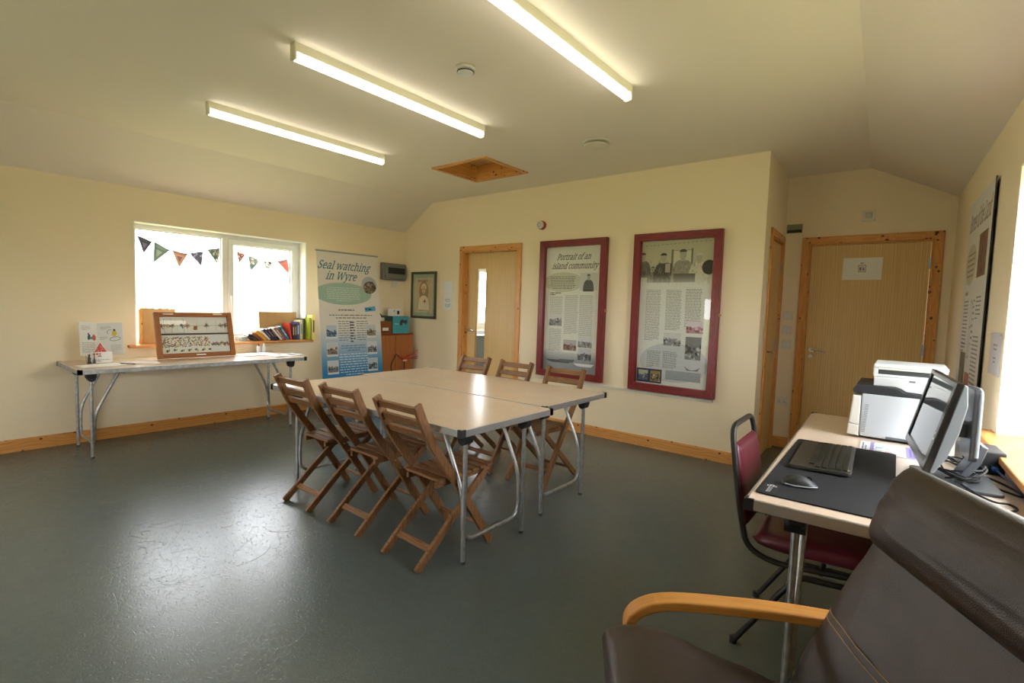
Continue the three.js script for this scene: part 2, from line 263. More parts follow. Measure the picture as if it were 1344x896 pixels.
// boards along the foot of the walls
const board = (l, h = 0.105, t = 0.018) => slab([[0, 0], [t, 0], [t, h - 0.012], [t * 0.55, h], [0, h]], 0, l);   // profile in xy, length along z
function baseboard(name, from, to, normal, label) {
  const a = V(from[0], 0, from[1]), b = V(to[0], 0, to[1]), l = a.distanceTo(b), m = structure(name, uvm(board(l), 'z', [from[0], from[1]]), M.pine, label, 'baseboard');
  const zdir = b.clone().sub(a).normalize(), xdir = V(normal[0], 0, normal[1]).normalize(); m.matrixAutoUpdate = true;
  m.quaternion.setFromRotationMatrix(new THREE.Matrix4().makeBasis(xdir, V(0, 1, 0), xdir.clone().cross(V(0, 1, 0)))); m.position.copy(a);
  if (xdir.clone().cross(V(0, 1, 0)).dot(zdir) < 0) m.position.copy(b);
  return m;
}
baseboard('baseboard_left', [0, 0], [0, ZF], [1, 0], 'knotty pine baseboard under the window table');
baseboard('baseboard_back', [D1.x1 + 0.08, 0], [XC, 0], [0, 1], 'knotty pine baseboard under the framed posters');
baseboard('baseboard_back_corner', [0.018, 0], [D1.x0 - 0.07, 0], [0, 1], 'pine baseboard between the corner cabinet and glazed door');
baseboard('baseboard_alcove_back', [4.745, ZA], [D3.x0 - 0.07, ZA], [0, 1], 'short pine baseboard under the alcove sockets');
baseboard('baseboard_front', [0.018, ZF], [wallR(ZF) - 0.02, ZF], [0, -1], 'pine baseboard on the wall opposite the posters');
baseboard('baseboard_right', [wallR(D3.y1 - 3.0), ZA + 0.02], [wallR(ZF) , ZF], [-1, RS], 'pine baseboard behind the computer desk');
structure('trim_1', [rb(2.02, 0.022, 0.022, 3.42, 0.546, 0.011, 0.003)], M.offwhite, 'thin cream ledge running under the framed posters', 'trim');

// the land outside
structure('ground', uvm(new THREE.PlaneGeometry(300, 300).rotateX(-PI / 2).translate(0, -0.35, 0)), M.grass, 'pale green grassland outside the windows', 'ground');

// ---------------------------------------------------------------- windows: local x to the right seen from inside, z into the room
function windowUnit(name, pos, turn, w, h, depth, lights, label) {
  const g = new THREE.Group(); g.name = name; scene.add(g); g.position.set(...pos); g.rotation.y = turn; tag(g, label, 'window', null, 'structure');
  const fz0 = -depth - 0.07, fz1 = -depth;
  // white painted boards line the reveal
  for (const [a, b, c, d] of [[0, 0, 0.008, h], [w - 0.008, 0, w, h], [0.008, h - 0.008, w - 0.008, h]]) mesh('reveal_board', bx(c - a, d - b, depth - 0.003, (a + c) / 2, (b + d) / 2, -depth / 2 - 0.0005), M.upvc, g);
  const edges = [0, ...lights.slice(0, -1).map((l) => l.to), w];
  mesh('window_frame', uvm(slab(rect(0.001, 0.001, w - 0.001, h - 0.001), fz0, fz1, edges.slice(0, -1).map((e, i) => rect(e + (i ? 0.03 : 0.05), 0.05, edges[i + 1] - (i < lights.length - 1 ? 0.03 : 0.05), h - 0.05)), 0.004)), M.upvc, g);
  lights.forEach((l, i) => {
    const a = edges[i] + (i ? 0.03 : 0.05), b = edges[i + 1] - (i < lights.length - 1 ? 0.03 : 0.05); let m = 0.0;
    if (l.opens) {
      m = 0.055; const s = mesh('sash', uvm(slab(rect(a + 0.002, 0.052, b - 0.002, h - 0.052), fz0 + 0.01, fz1 + 0.012, [rect(a + m, 0.05 + m, b - m, h - 0.05 - m)], 0.005)), M.upvc, g);
      const hx = a + m * 0.5, hy = h * 0.42; mesh('handle', [rb(0.024, 0.07, 0.012, hx, hy, fz1 + 0.018, 0.004), rb(0.018, 0.11, 0.014, hx, hy - 0.04, fz1 + 0.04, 0.005), cyl(0.009, 0.03, hx, hy, fz1 + 0.03, 'z')], M.white, s);
    }
    const z = fz0 + 0.03, p = mesh('pane', new THREE.PlaneGeometry(b - a - 2 * m + 0.01, h - 0.1 - 2 * m + 0.01).translate((a + b) / 2, h / 2, z), M.glass, g); p.castShadow = false;
    mesh('glazing_bead', uvm(slab(rect(a + m - 0.002, 0.05 + m - 0.002, b - m + 0.002, h - 0.05 - m + 0.002), z + 0.004, z + 0.016, [rect(a + m + 0.012, 0.062 + m, b - m - 0.012, h - 0.062 - m)], 0.002)), M.upvc, g);
  });
  return g;
}
const win1 = windowUnit('window_1', [0, W1.y0, W1.z1], PI / 2, W1.z1 - W1.z0, W1.y1 - W1.y0, 0.16, [{ to: 0.875 }, { opens: true }], 'white framed window with a fixed pane and an opening casement above the display table');
mesh('window_sill', uvm(rb(W1.z1 - W1.z0 + 0.13, 0.028, 0.225, (W1.z1 - W1.z0) / 2, 0.012, -0.0475, 0.006)), M.sill, win1);
const win2 = windowUnit('window_2', onRight(W2.z0, W2.y0), RT, (W2.z1 - W2.z0) * RL, W2.y1 - W2.y0, 0.18, [{ to: 0.78 }, { opens: true }], 'bright window beside the computer desk');
mesh('window_sill', uvm(rb((W2.z1 - W2.z0) * RL + 0.2, 0.028, 0.245, (W2.z1 - W2.z0) * RL / 2, 0.012, -0.0575, 0.006)), M.sill, win2);
windowUnit('window_3', [W3.x1, W3.y0, ZF], PI, W3.x1 - W3.x0, W3.y1 - W3.y0, 0.18, [{ to: 0.55 }, { opens: true }], 'low white window opposite the framed posters');
windowUnit('window_4', [0, WN.y0, WN.z1], PI / 2, WN.z1 - WN.z0, WN.y1 - WN.y0, 0.16, [{ to: 0.68 }, { opens: true }], 'bright window seen through the slot of glass in the door');
{
  // a worktop stands below that window
  const c = thing('grey_worktop', 'grey worktop with a pale basin beyond the glazed door', 'worktop', [0.34, 0, -1.65]);
  mesh('worktop', rb(0.62, 0.04, 1.9, 0, 0.88, 0, 0.006), mat(0x6d7478, 0.35), c); mesh('cupboard', rb(0.56, 0.86, 1.86, -0.02, 0.43, 0, 0.004), mat(0x7f8687, 0.5), c); mesh('basin', [slab(roundRect(-0.2, -0.3, 0.2, 0.3, 0.05), 0, 0.05, [roundRect(-0.18, -0.28, 0.18, 0.28, 0.05)]).rotateX(-PI / 2).translate(0, 0.9, 0), rb(0.37, 0.01, 0.57, 0, 0.907, 0, 0.003)], M.white, c);
}

// ---------------------------------------------------------------- doors
function doorSet(name, pos, turn, w, h, o) {
  const g = new THREE.Group(); g.name = name; scene.add(g); g.position.set(...pos); g.rotation.y = turn; tag(g, o.label, 'door', null, 'structure');
  const aw = 0.068, at = 0.018, d = o.depth, L = 0.022;
  for (const s of [0, 1]) mesh('architrave', uvm(rb(aw, h + aw - 0.008, at, s ? w + aw / 2 - 0.008 : -aw / 2 + 0.008, (h + aw - 0.008) / 2, at / 2, 0.004), 'y', [s * 0.7 + o.seed, s * 0.11]), M.pine, g);
  mesh('architrave', uvm(rb(w + 2 * aw - 0.016, aw, at + 0.001, w / 2, h + aw / 2 - 0.008, at / 2, 0.004), 'x', [o.seed, 0.05]), M.pine, g);
  mesh('lining', uvm(join([bx(L, h, d, L / 2, h / 2, -d / 2), bx(L, h, d, w - L / 2, h / 2, -d / 2), bx(w - 2 * L, L, d, w / 2, h - L / 2, -d / 2)]), 'y', [o.seed * 0.3, 0.02]), M.pine, g);
  const lx0 = L + 0.003, lx1 = w - L - 0.003, ly1 = h - L - 0.003, lz = o.leaf, th = 0.042, hole = o.slot ? [rect(...o.slot)] : [];
  const leaf = mesh('door_leaf', uvm(slab(rect(lx0, 0.006, lx1, ly1), lz - th, lz, hole, 0.002), 'y', [o.seed * 0.2, o.seed * 0.17]), M.veneer, g);
  if (o.slot) {
    const [x0, y0, x1, y1] = o.slot, b = 0.016;
    mesh('bead', uvm(slab(rect(x0 - 0.004, y0 - 0.004, x1 + 0.004, y1 + 0.004), lz - 0.014, lz + 0.004, [rect(x0 + b, y0 + b, x1 - b, y1 - b)], 0.002), 'y'), M.veneer, leaf);
    mesh('glass_pane', new THREE.PlaneGeometry(x1 - x0, y1 - y0).translate((x0 + x1) / 2, (y0 + y1) / 2, lz - 0.02), M.glass, leaf);
  }
  const hx = o.hingeRight ? lx0 + 0.055 : lx1 - 0.055, dir = o.hingeRight ? 1 : -1, hy = o.handle;
  mesh('door_handle', [cyl(0.026, 0.01, hx, hy, lz + 0.005, 'z', 0.024, 24), cyl(0.009, 0.045, hx, hy, lz + 0.03, 'z'), fpipe([[hx, hy, lz + 0.05], [hx + dir * 0.05, hy + 0.006, lz + 0.052], [hx + dir * 0.09, hy, lz + 0.05], [hx + dir * 0.125, hy - 0.012, lz + 0.046]], 0.03, 0.0085)], M.chrome, leaf);
  if (o.lock) mesh('keyhole_plate', [cyl(0.024, 0.009, hx - 0.003, hy - 0.065, lz + 0.004, 'z', 0.022, 24), cyl(0.009, 0.014, hx - 0.003, hy - 0.065, lz + 0.007, 'z')], M.chrome, leaf);
  for (const y of o.hinges || []) mesh('hinge', [cyl(0.007, 0.1, o.hingeRight ? lx1 + 0.004 : lx0 - 0.004, y, lz + 0.004), rb(0.03, 0.1, 0.004, o.hingeRight ? lx1 + 0.004 : lx0 - 0.004, y, lz - 0.001, 0.001)], M.steel, g);
  return g;
}
doorSet('door_1', [D1.x0, 0, 0], 0, D1.x1 - D1.x0, D1.y1, { label: 'pale wood veneer door with a tall slot of glass in a pine frame', depth: 0.12, leaf: -0.062, slot: [0.17, 0.5, 0.36, 1.84], hingeRight: true, handle: 1.035, seed: 0.35 });
doorSet('door_3', [D3.x0, 0, ZA], 0, D3.x1 - D3.x0, D3.y1, { label: 'wide pale wood veneer door with a paper notice at the end of the alcove', depth: 0.15, leaf: -0.006, hingeRight: true, handle: 1.02, lock: true, hinges: [1.85, 1.08, 0.25], seed: 0.9 });
{
  const d = V(0.05, 0, 1.03).normalize(), s = D2.a, p = V(4.785, 0, 0).addScaledVector(d, -s);
  // local x runs into the alcove (towards -z), z faces the alcove (+x)
  doorSet('door_2', [p.x, 0, p.z], PI / 2 + AS, D2.b - D2.a, D2.y1, { label: 'narrow pale wood door in the short wall beside the alcove', depth: 0.12, leaf: -0.006, hingeRight: true, handle: 1.01, hinges: [1.82, 1.05], seed: 0.6 });
}

// ---------------------------------------------------------------- ceiling fittings
{
  const g = thing('ceiling_hatch', 'pine framed loft hatch recessed into the ceiling', 'hatch', [0, HC, 0]);
  const { x0, x1, z0, z1 } = H, t = 0.018, aw = 0.045;
  for (const [a, b, c, d] of [[x0 - aw, z0 - aw, x1 + aw, z0], [x0 - aw, z1, x1 + aw, z1 + aw]]) mesh('trim_board', uvm(rb(c - a, 0.014, d - b, (a + c) / 2, -0.007, (b + d) / 2, 0.003), 'x', [a, b]), M.pine, g);
  for (const [a, b, c, d] of [[x0 - aw, z0, x0, z1], [x1, z0, x1 + aw, z1]]) mesh('trim_board', uvm(rb(c - a, 0.014, d - b, (a + c) / 2, -0.007, (b + d) / 2, 0.003), 'z', [a, b]), M.pine, g);
  for (const [w, d, x, z, ax] of [[x1 - x0, t, (x0 + x1) / 2, z0 + t / 2, 'x'], [x1 - x0, t, (x0 + x1) / 2, z1 - t / 2, 'x'], [t, z1 - z0 - 2 * t, x0 + t / 2, (z0 + z1) / 2, 'z'], [t, z1 - z0 - 2 * t, x1 - t / 2, (z0 + z1) / 2, 'z']]) mesh('lining_board', uvm(bx(w, 0.17, d, x, 0.085, z), ax, [x, z]), M.pine, g);
  mesh('hatch_lid', uvm(bx(x1 - x0 - 2 * t, 0.02, z1 - z0 - 2 * t, (x0 + x1) / 2, 0.16, (z0 + z1) / 2), 'x', [0.4, 0.1]), M.veneer, g);
  mesh('latch', [rb(0.02, 0.06, 0.012, (x0 + x1) / 2 + 0.12, 0.1, z0 + t + 0.006, 0.002), cyl(0.008, 0.03, (x0 + x1) / 2 + 0.12, 0.09, z0 + t + 0.015, 'z')], M.brass, g);
}
const diffuser = new THREE.MeshStandardMaterial({ color: 0xf5f2e6, roughness: 0.5, emissive: new THREE.Color(1, 0.94, 0.76), emissiveIntensity: LAMP });
for (const [x, z0, z1, label] of [[1.84, 1.755, 3.265, 'lit fluorescent ceiling batten on the side of the wide window'], [3.14, 1.8, 3.315, 'lit fluorescent ceiling batten in the middle, above the meeting tables'], [4.365, 1.8, 3.315, 'lit fluorescent ceiling batten on the side of the alcove']]) {
  const l = z1 - z0, g = thing('ceiling_light', label, 'light', [x, HC, (z0 + z1) / 2], 0, 'fluorescent ceiling battens');
  mesh('housing', slab([[-0.017, -0.05], [0.017, -0.05], [0.021, -0.044], [0.024, 0], [-0.024, 0], [-0.021, -0.044]], -l / 2 + 0.006, l / 2 - 0.006), M.lampBody, g);
  const p = []; for (let i = 0; i <= 18; i++) { const a = PI * 0.78 + i / 18 * PI * 1.44; p.push([0.026 * Math.cos(a), -0.066 + 0.026 * Math.sin(a)]); }
  mesh('diffuser', slab(p, -l / 2 + 0.014, l / 2 - 0.014), diffuser, g);
  for (const s of [-1, 1]) mesh('end_cap', rb(0.054, 0.09, 0.014, 0, -0.046, s * (l / 2 - 0.005), 0.006), M.lampBody, g);
  const a = new THREE.RectAreaLight(new THREE.Color(1, 0.94, 0.76), LAMP * 0.5, 0.05, l - 0.04); a.position.set(0, -0.096, 0); a.rotation.x = -PI / 2; a.name = 'batten_light'; g.add(a);
}
const lathe = (pts, n = 40) => new THREE.LatheGeometry(pts.map(([r, y]) => new THREE.Vector2(r, y)), n);
{
  const g = thing('smoke_detector', 'white domed smoke detector between two ceiling battens', 'detector', [3.71, HC, 2.57]);
  mesh('base', lathe([[0.001, 0], [0.056, 0], [0.056, -0.012], [0.05, -0.02], [0.001, -0.02]]), M.offwhite, g); mesh('chamber', lathe([[0.001, -0.02], [0.05, -0.02], [0.046, -0.034], [0.038, -0.04], [0.001, -0.042]]), M.white, g);
  mesh('slot', new THREE.TorusGeometry(0.0475, 0.0035, 8, 40).rotateX(PI / 2).translate(0, -0.029, 0), M.black, g);
  const v = thing('ceiling_vent', 'round white air valve on the ceiling near the framed posters', 'vent', [3.685, HC, 1.0]);
  mesh('ring', lathe([[0.001, 0], [0.118, 0], [0.122, -0.006], [0.105, -0.014], [0.09, -0.01], [0.001, -0.01]]), M.offwhite, v); mesh('disc', lathe([[0.001, -0.02], [0.092, -0.022], [0.108, -0.034], [0.1, -0.04], [0.001, -0.045]]), M.offwhite, v); mesh('stem', cyl(0.02, 0.02, 0, -0.014, 0), M.black, v);
  const b = thing('fire_alarm', 'small red and white fire alarm sounder above the framed posters', 'alarm', [2.44, 2.287, 0]);
  mesh('base', lathe([[0.001, 0], [0.05, 0], [0.05, 0.03], [0.044, 0.036], [0.001, 0.036]]).rotateX(PI / 2), M.red, b); mesh('dome', lathe([[0.001, 0.036], [0.042, 0.036], [0.042, 0.058], [0.03, 0.068], [0.001, 0.07]]).rotateX(PI / 2), M.white, b); mesh('grille', new THREE.TorusGeometry(0.024, 0.003, 6, 24).translate(0, 0, 0.07), M.greyPl, b);
}

// ---------------------------------------------------------------- folding tables (length along x)
const TH = 0.75, TL = 1.885, TW = 0.78;
function foldingTable(label, pos, turn, edgeMat) {
  const g = thing('folding_table', label, 'table', pos, turn), e = 0.036;
  mesh('tabletop', uvm(rb(TL - 0.012, 0.03, TW - 0.012, 0, TH - 0.015, 0, 0.003)), M.laminate, g);
  for (const s of [-1, 1]) {
    mesh('edge_trim', uvm(rb(TL - 0.05, e, 0.009, 0, TH - e / 2 - 0.001, s * (TW / 2 - 0.004), 0.003)), edgeMat, g);
    mesh('edge_trim', uvm(rb(0.009, e, TW - 0.05, s * (TL / 2 - 0.004), TH - e / 2 - 0.001, 0, 0.003)), edgeMat, g);
    for (const q of [-1, 1]) mesh('corner_cap', slab([[0, 0], [0.03, 0], [0.03, 0.012], [0.012, 0.012], [0.012, 0.03], [0, 0.03]], 0, e + 0.004, [], 0.002).rotateX(PI / 2).scale(-s, 1, -q).translate(s * (TL / 2 + 0.0015), TH + 0.001, q * (TW / 2 + 0.0015)).scale(1, 1, 1), M.black, g).material = M.black;
    const lx = s * (TL / 2 - 0.105), lz = 0.25;
    for (const q of [-1, 1]) {
      const leg = mesh('leg', uvm(cyl(0.0125, TH - 0.06, lx, (TH - 0.06) / 2 + 0.012, q * lz, 'y', 0.0125, 14), 'y'), M.galv, g);
      mesh('foot', cyl(0.0135, 0.014, lx, 0.0075, q * lz, 'y', 0.0135, 14), M.charcoal, leg);
      mesh('bracket', [rb(0.075, 0.06, 0.06, lx, TH - 0.06, q * lz, 0.016, 3), cyl(0.026, 0.06, lx, TH - 0.088, q * lz, 'z')], M.black, g);
    }
    const ix = s * (TL / 2 - 0.30), mx = s * (TL / 2 - 0.125);
    mesh('brace', uvm(fpipe([[ix, TH - 0.03, -lz + 0.012], [mx, 0.36, -lz + 0.012], [mx + s * 0.004, 0.11, -lz + 0.012], [mx + s * 0.004, 0.11, lz - 0.012], [mx, 0.36, lz - 0.012], [ix, TH - 0.03, lz - 0.012]], 0.09, 0.0115, 10), 'y'), M.galv, g);
    mesh('cross_rail', uvm(rb(0.03, 0.02, TW - 0.1, ix, TH - 0.04, 0, 0.003), 'z'), M.galv, g);
  }
  return g;
}
const worn = mat(0xffffff, 0.55, { map: T.galv, metalness: 0.35 });
foldingTable('beige topped folding table nearer the armchair, pushed against its twin', [3.25, 0, 2.64], 0.008, M.alu);
foldingTable('beige topped folding table on the side of the framed posters, pushed against its twin', [3.18, 0, 1.85], 0.008, M.alu);
foldingTable('worn folding table with a pale top under the window, holding the display case', [0.405, 0, 2.875], PI / 2, worn);
foldingTable('beige folding table used as computer desk against the wall', [5.805, 0, 2.025], PI / 2 + 0.045, M.alu);

// ---------------------------------------------------------------- slatted folding chairs: origin between the rear feet, facing -z
function foldingChair(label, pos, turn) {
  const g = thing('folding_chair', label, 'chair', pos, turn, 'slatted wooden folding chairs at the meeting tables');
  const hw = 0.168, post = [[0.052, 0.86], [0.012, 0.77], [-0.045, 0.66], [-0.12, 0.55], [-0.225, 0.41], [-0.35, 0.225], [-0.475, 0.035], [-0.495, 0.002]];
  for (const s of [-1, 1]) {
    mesh('back_post', uvm(bentBar(post, 0.046, 0.026, 28).translate(s * hw, 0, 0), 'y', [s * 0.3, 0.1]), M.chair, g);
    mesh('leg', uvm(bentBar([[0.012, 0.003], [-0.16, 0.158], [-0.33, 0.305], [-0.47, 0.425]], 0.04, 0.022, 6).translate(s * (hw - 0.026), 0, 0), 'y', [s * 0.2, 0.3]), M.chair, g);
    mesh('seat_rail', uvm(rb(0.022, 0.032, 0.4, 0, 0, 0, 0.004).rotateX(0.04).translate(s * (hw - 0.05), 0.418, -0.32), 'z', [s * 0.4, 0]), M.chair, g);
    for (const [z, y] of [[-0.225, 0.41], [-0.262, 0.355], [-0.46, 0.412]]) mesh('bolt', cyl(0.006, 0.006, s * (hw + 0.014), y, z, 'x', 0.005, 10), M.steel, g);
  }
  const back = (y, z, h, t, tilt, i) => mesh('back_slat', uvm(rb(2 * hw - 0.02, h, t, 0, 0, 0, 0.004).rotateX(tilt).translate(0, y, z), 'x', [i * 0.23, i * 0.07]), M.chair, g);
  back(0.826, 0.036, 0.042, 0.018, 0.42, 0); back(0.757, 0.004, 0.046, 0.018, 0.46, 1); back(0.69, -0.03, 0.046, 0.018, 0.5, 2);
  const n = 7, z0 = -0.15, z1 = -0.5;
  for (let i = 0; i < n; i++) { const z = z0 + (z1 - z0) * i / (n - 1), w = i === 0 ? 2 * hw - 0.05 : 2 * hw - 0.028; mesh('seat_slat', uvm(rb(w, 0.016, 0.046, 0, 0.441 - (z + 0.32) * 0.04, z, 0.005), 'x', [i * 0.31, i * 0.05]), M.chair, g); }
  mesh('rung', uvm(rb(2 * hw - 0.07, 0.036, 0.016, 0, 0, 0, 0.004).rotateX(-0.85).translate(0, 0.085, -0.082), 'x', [0.6, 0.02]), M.chair, g);
  mesh('rung', uvm(rb(2 * hw - 0.03, 0.032, 0.016, 0, 0, 0, 0.004).rotateX(0.95).translate(0, 0.13, -0.414), 'x', [0.9, 0.09]), M.chair, g);
  return g;
}
const chairA = foldingChair('wooden folding chair facing the posters, end of its row nearest the burgundy chair', [3.84, 0, 3.085], -0.03);
dup(chairA, 'wooden folding chair facing the posters, middle one of its row of three', [3.29, 0, 3.07], 0.0);
dup(chairA, 'wooden folding chair facing the posters, end of its row nearest the display table', [2.765, 0, 3.08], 0.02);
dup(chairA, 'wooden folding chair with its back to the posters, end of its row nearest the alcove', [3.60, 0, 1.24], PI + 0.02);
dup(chairA, 'wooden folding chair with its back to the posters, middle one of its row', [3.05, 0, 1.21], PI);
dup(chairA, 'wooden folding chair with its back to the glazed door, end of the far row', [2.525, 0, 1.185], PI);

// ---------------------------------------------------------------- stacking chair at the desk: faces +x
{
  const g = thing('stacking_chair', 'burgundy vinyl stacking chair with dark tubular frame at the desk', 'chair', [5.585, 0, 2.36], 0.03), hw = 0.2, r = 0.0115;
  // back hoop: up one side, over and down the other
  const b = (s) => [[-0.2, 0.30, s * hw], [-0.235, 0.46, s * hw], [-0.275, 0.72, s * hw], [-0.305, 0.885, s * hw]];
  mesh('back_hoop', fpipe([[0.18, 0.405, hw], [-0.12, 0.375, hw], [-0.215, 0.41, hw], [-0.255, 0.6, hw], [-0.30, 0.885, hw - 0.02], [-0.30, 0.885, -hw + 0.02], [-0.255, 0.6, -hw], [-0.215, 0.41, -hw], [-0.12, 0.375, -hw], [0.18, 0.405, -hw]], 0.07, r, 12), M.frameBlack, g);
  const pad = (path, thick, width, name) => {
    const pos = [], idx = [], N = path.length, Q = 20, c = new THREE.CatmullRomCurve3(path.map(([x, y]) => V(x, y, 0))), S = 24;
    for (let i = 0; i <= S; i++) {
      const t = i / S, p = c.getPoint(t), d = c.getTangent(t), nx = -d.y, ny = d.x, e = Math.pow(Math.max(0, 1 - Math.pow(Math.abs(2 * t - 1), 5)), 0.4);
      for (let j = 0; j < Q; j++) { const a = j / Q * 2 * PI, ca = Math.cos(a), sa = Math.sin(a), u = Math.sign(ca) * Math.pow(Math.abs(ca), 0.35), v = Math.sign(sa) * Math.pow(Math.abs(sa), 0.6); const w = width / 2 * (0.82 + 0.18 * e) * u, k = thick / 2 * e * v; pos.push(p.x + nx * k, p.y + ny * k, w); }
    }
    for (let i = 0; i < S; i++) for (let j = 0; j < Q; j++) { const a = i * Q + j, bb = i * Q + (j + 1) % Q; idx.push(a, a + Q, bb, bb, a + Q, bb + Q); }
    const ge = new THREE.BufferGeometry(); ge.setAttribute('position', new THREE.Float32BufferAttribute(pos, 3)); ge.setAttribute('uv', new THREE.Float32BufferAttribute(new Float32Array(pos.length / 3 * 2), 2)); ge.setIndex(idx); ge.computeVertexNormals(); return mesh(name, uvm(ge), M.burgundy, g);
  };
  pad([[-0.235, 0.47], [-0.252, 0.58], [-0.27, 0.7], [-0.288, 0.815]], 0.05, 2 * hw - 0.03, 'backrest');
  pad([[-0.2, 0.445], [0, 0.452], [0.17, 0.458], [0.245, 0.44]], 0.075, 2 * hw + 0.02, 'seat');
  for (const s of [-1, 1]) {
    mesh('leg', fpipe([[-0.235, 0.012, s * (hw + 0.015)], [-0.06, 0.30, s * (hw + 0.015)], [-0.02, 0.355, s * (hw + 0.012)], [0.2, 0.37, s * (hw + 0.012)], [0.225, 0.3, s * (hw + 0.015)], [0.27, 0.012, s * (hw + 0.015)]], 0.06, r, 12), M.frameBlack, g);
    mesh('stretcher', fpipe([[-0.105, 0.225, s * (hw + 0.015)], [0.233, 0.24, s * (hw + 0.015)]], 0.01, 0.008, 10), M.frameBlack, g);
    for (const x of [-0.238, 0.271]) mesh('foot', cyl(0.0145, 0.024, x, 0.0125, s * (hw + 0.015), 'y', 0.0145, 12), M.rubber, g);
  }
  mesh('seat_bar', fpipe([[0.05, 0.39, -hw - 0.01], [0.05, 0.39, hw + 0.01]], 0.01, 0.009, 10), M.frameBlack, g);
}

// ---------------------------------------------------------------- leather armchair: local z is forward
{
  const g = thing('leather_armchair', 'dark brown leather armchair with bent wooden arms in front of the desk', 'armchair', [5.815, 0, 3.60], -58 * PI / 180);
  // cushions: a superellipse swept along a centre line in the zy plane
  const cushion = (path, thick, width, o = {}) => {
    const c = new THREE.CatmullRomCurve3(path.map(([z, y]) => V(z, y, 0))), S = o.s || 64, Q = 56, pos = [], idx = [], seed = o.seed || 1, ex = o.ex || 0.28, ey = o.ey || 0.55;
    const at = (t, a, lift = 0) => {
      const p = c.getPoint(t), d = c.getTangent(t), nz = -d.y, ny = d.x, e = Math.pow(Math.max(1e-4, 1 - Math.pow(Math.abs(2 * t - 1), o.endPow || 7)), 0.45), wd = width * (1 - (o.taper || 0) * (1 - e));
      const ca = Math.cos(a), sa = Math.sin(a), u = Math.sign(ca) * Math.pow(Math.abs(ca), ex), v = Math.sign(sa) * Math.pow(Math.abs(sa), ey);
      const wr = (fbm(t * 7 + u * 1.3 + 5, u * 2.2 + 9, seed, 4) - 0.5) * (o.wrinkle || 0.012), k = (thick / 2 * e) * v * (1 - 0.25 * (o.crown || 0) * u * u) + wr * e * Math.abs(v) + Math.sign(sa) * lift;
      return [wd / 2 * u, p.y + ny * k, p.x + nz * k];
    };
    for (let i = 0; i <= S; i++) for (let j = 0; j < Q; j++) pos.push(...at(i / S, j / Q * 2 * PI));
    if (o.keep) o.keep.at = at;
    for (let i = 0; i < S; i++) for (let j = 0; j < Q; j++) { const a = i * Q + j, b = i * Q + (j + 1) % Q; idx.push(a, b, a + Q, b, b + Q, a + Q); }
    const ge = new THREE.BufferGeometry(); ge.setAttribute('position', new THREE.Float32BufferAttribute(pos, 3)); ge.setAttribute('uv', new THREE.Float32BufferAttribute(new Float32Array(pos.length / 3 * 2), 2)); ge.setIndex(idx); ge.computeVertexNormals(); return uvm(ge);
  };
  const KEEP = {}, BACK = [[-0.02, 0.35], [-0.065, 0.46], [-0.16, 0.68], [-0.25, 0.86], [-0.28, 0.93]];
  const seat = mesh('seat_cushion', cushion([[0.45, 0.5], [0.36, 0.51], [0.15, 0.45], [-0.02, 0.385], [-0.12, 0.36]], 0.125, 0.58, { seed: 3, crown: 0.5, wrinkle: 0.02 }), M.leather, g);
  const back = mesh('back_cushion', cushion(BACK, 0.12, 0.61, { keep: KEEP, seed: 7, crown: 0.5, wrinkle: 0.022 }), M.leather, g);
  mesh('headrest', cushion([[-0.185, 0.81], [-0.205, 0.87], [-0.235, 0.945], [-0.262, 1.002]], 0.125, 0.585, { seed: 11, endPow: 3, wrinkle: 0.012, folds: false, crown: 0.3, ey: 0.75 }), M.leather, g);
  for (const t of [0.415, 0.432]) {   // double seam across the back
    const pts = []; for (let i = 0; i <= 60; i++) pts.push(KEEP.at(t, PI + 0.02 + (PI - 0.04) * i / 60, 0.0006));
    mesh('seam', pipe(pts.map((q) => V(...q)), 0.0011, 6), M.stitch, back);
  }
  for (const s of [-1, 1]) {
    const arm = [[-0.36, 0.03], [0.22, 0.026], [0.30, 0.06], [0.335, 0.2], [0.375, 0.47], [0.375, 0.545], [0.32, 0.585], [0.1, 0.598], [-0.1, 0.59], [-0.34, 0.56]];
    mesh('arm_frame', uvm(bentBar(arm, 0.025, 0.055, 70, 0.005).translate(s * 0.325, 0, 0), 'z', [s * 0.3, 0.03]), M.beech, g);
    mesh('back_rail', uvm(bentBar([[0.30, 0.33], [0.1, 0.3], [-0.12, 0.27], [-0.19, 0.4], [-0.27, 0.66], [-0.35, 0.93]], 0.022, 0.045, 40, 0.004).translate(s * 0.27, 0, 0), 'y', [s * 0.2, 0.05]), M.beech, g);
  }
  for (const [z, y] of [[-0.33, 0.035], [0.25, 0.34], [-0.33, 0.86], [-0.14, 0.275]]) mesh('cross_bar', uvm(rb(0.6, 0.045, 0.02, 0, y, z, 0.004), 'x', [z, y]), M.beech, g);
}

// ---------------------------------------------------------------- printed matter
const INK = '#4a4640';
function lines(x, x0, y0, w, n, step, o = {}) {   // body text too small to read
  const r = rng(o.seed || 5); x.fillStyle = o.color || 'rgba(70,66,60,0.75)';
  for (let i = 0; i < n; i++) { let p = 0; const end = i === n - 1 ? w * (0.4 + 0.4 * r()) : w * (0.92 + 0.08 * r()); const x1 = o.center ? x0 + (w - end) / 2 : x0; while (p < end) { const l = Math.min(end - p, step * (0.5 + 1.6 * r())); x.fillRect(x1 + p, y0 + i * step, l, step * (o.weight || 0.36)); p += l + step * 0.35; } }
}
function script(x, text, cx, cy, size, color, slope = -0.22, stretch = 0.72) {   // a light slanting hand
  x.save(); x.translate(cx, cy); x.transform(stretch, 0, slope, 1, 0, 0); x.font = `italic ${size}px serif`; x.textAlign = 'center'; x.fillStyle = color; x.strokeStyle = color; x.lineWidth = size * 0.022; x.strokeText(text, 0, 0); x.fillText(text, 0, 0); x.restore();
}
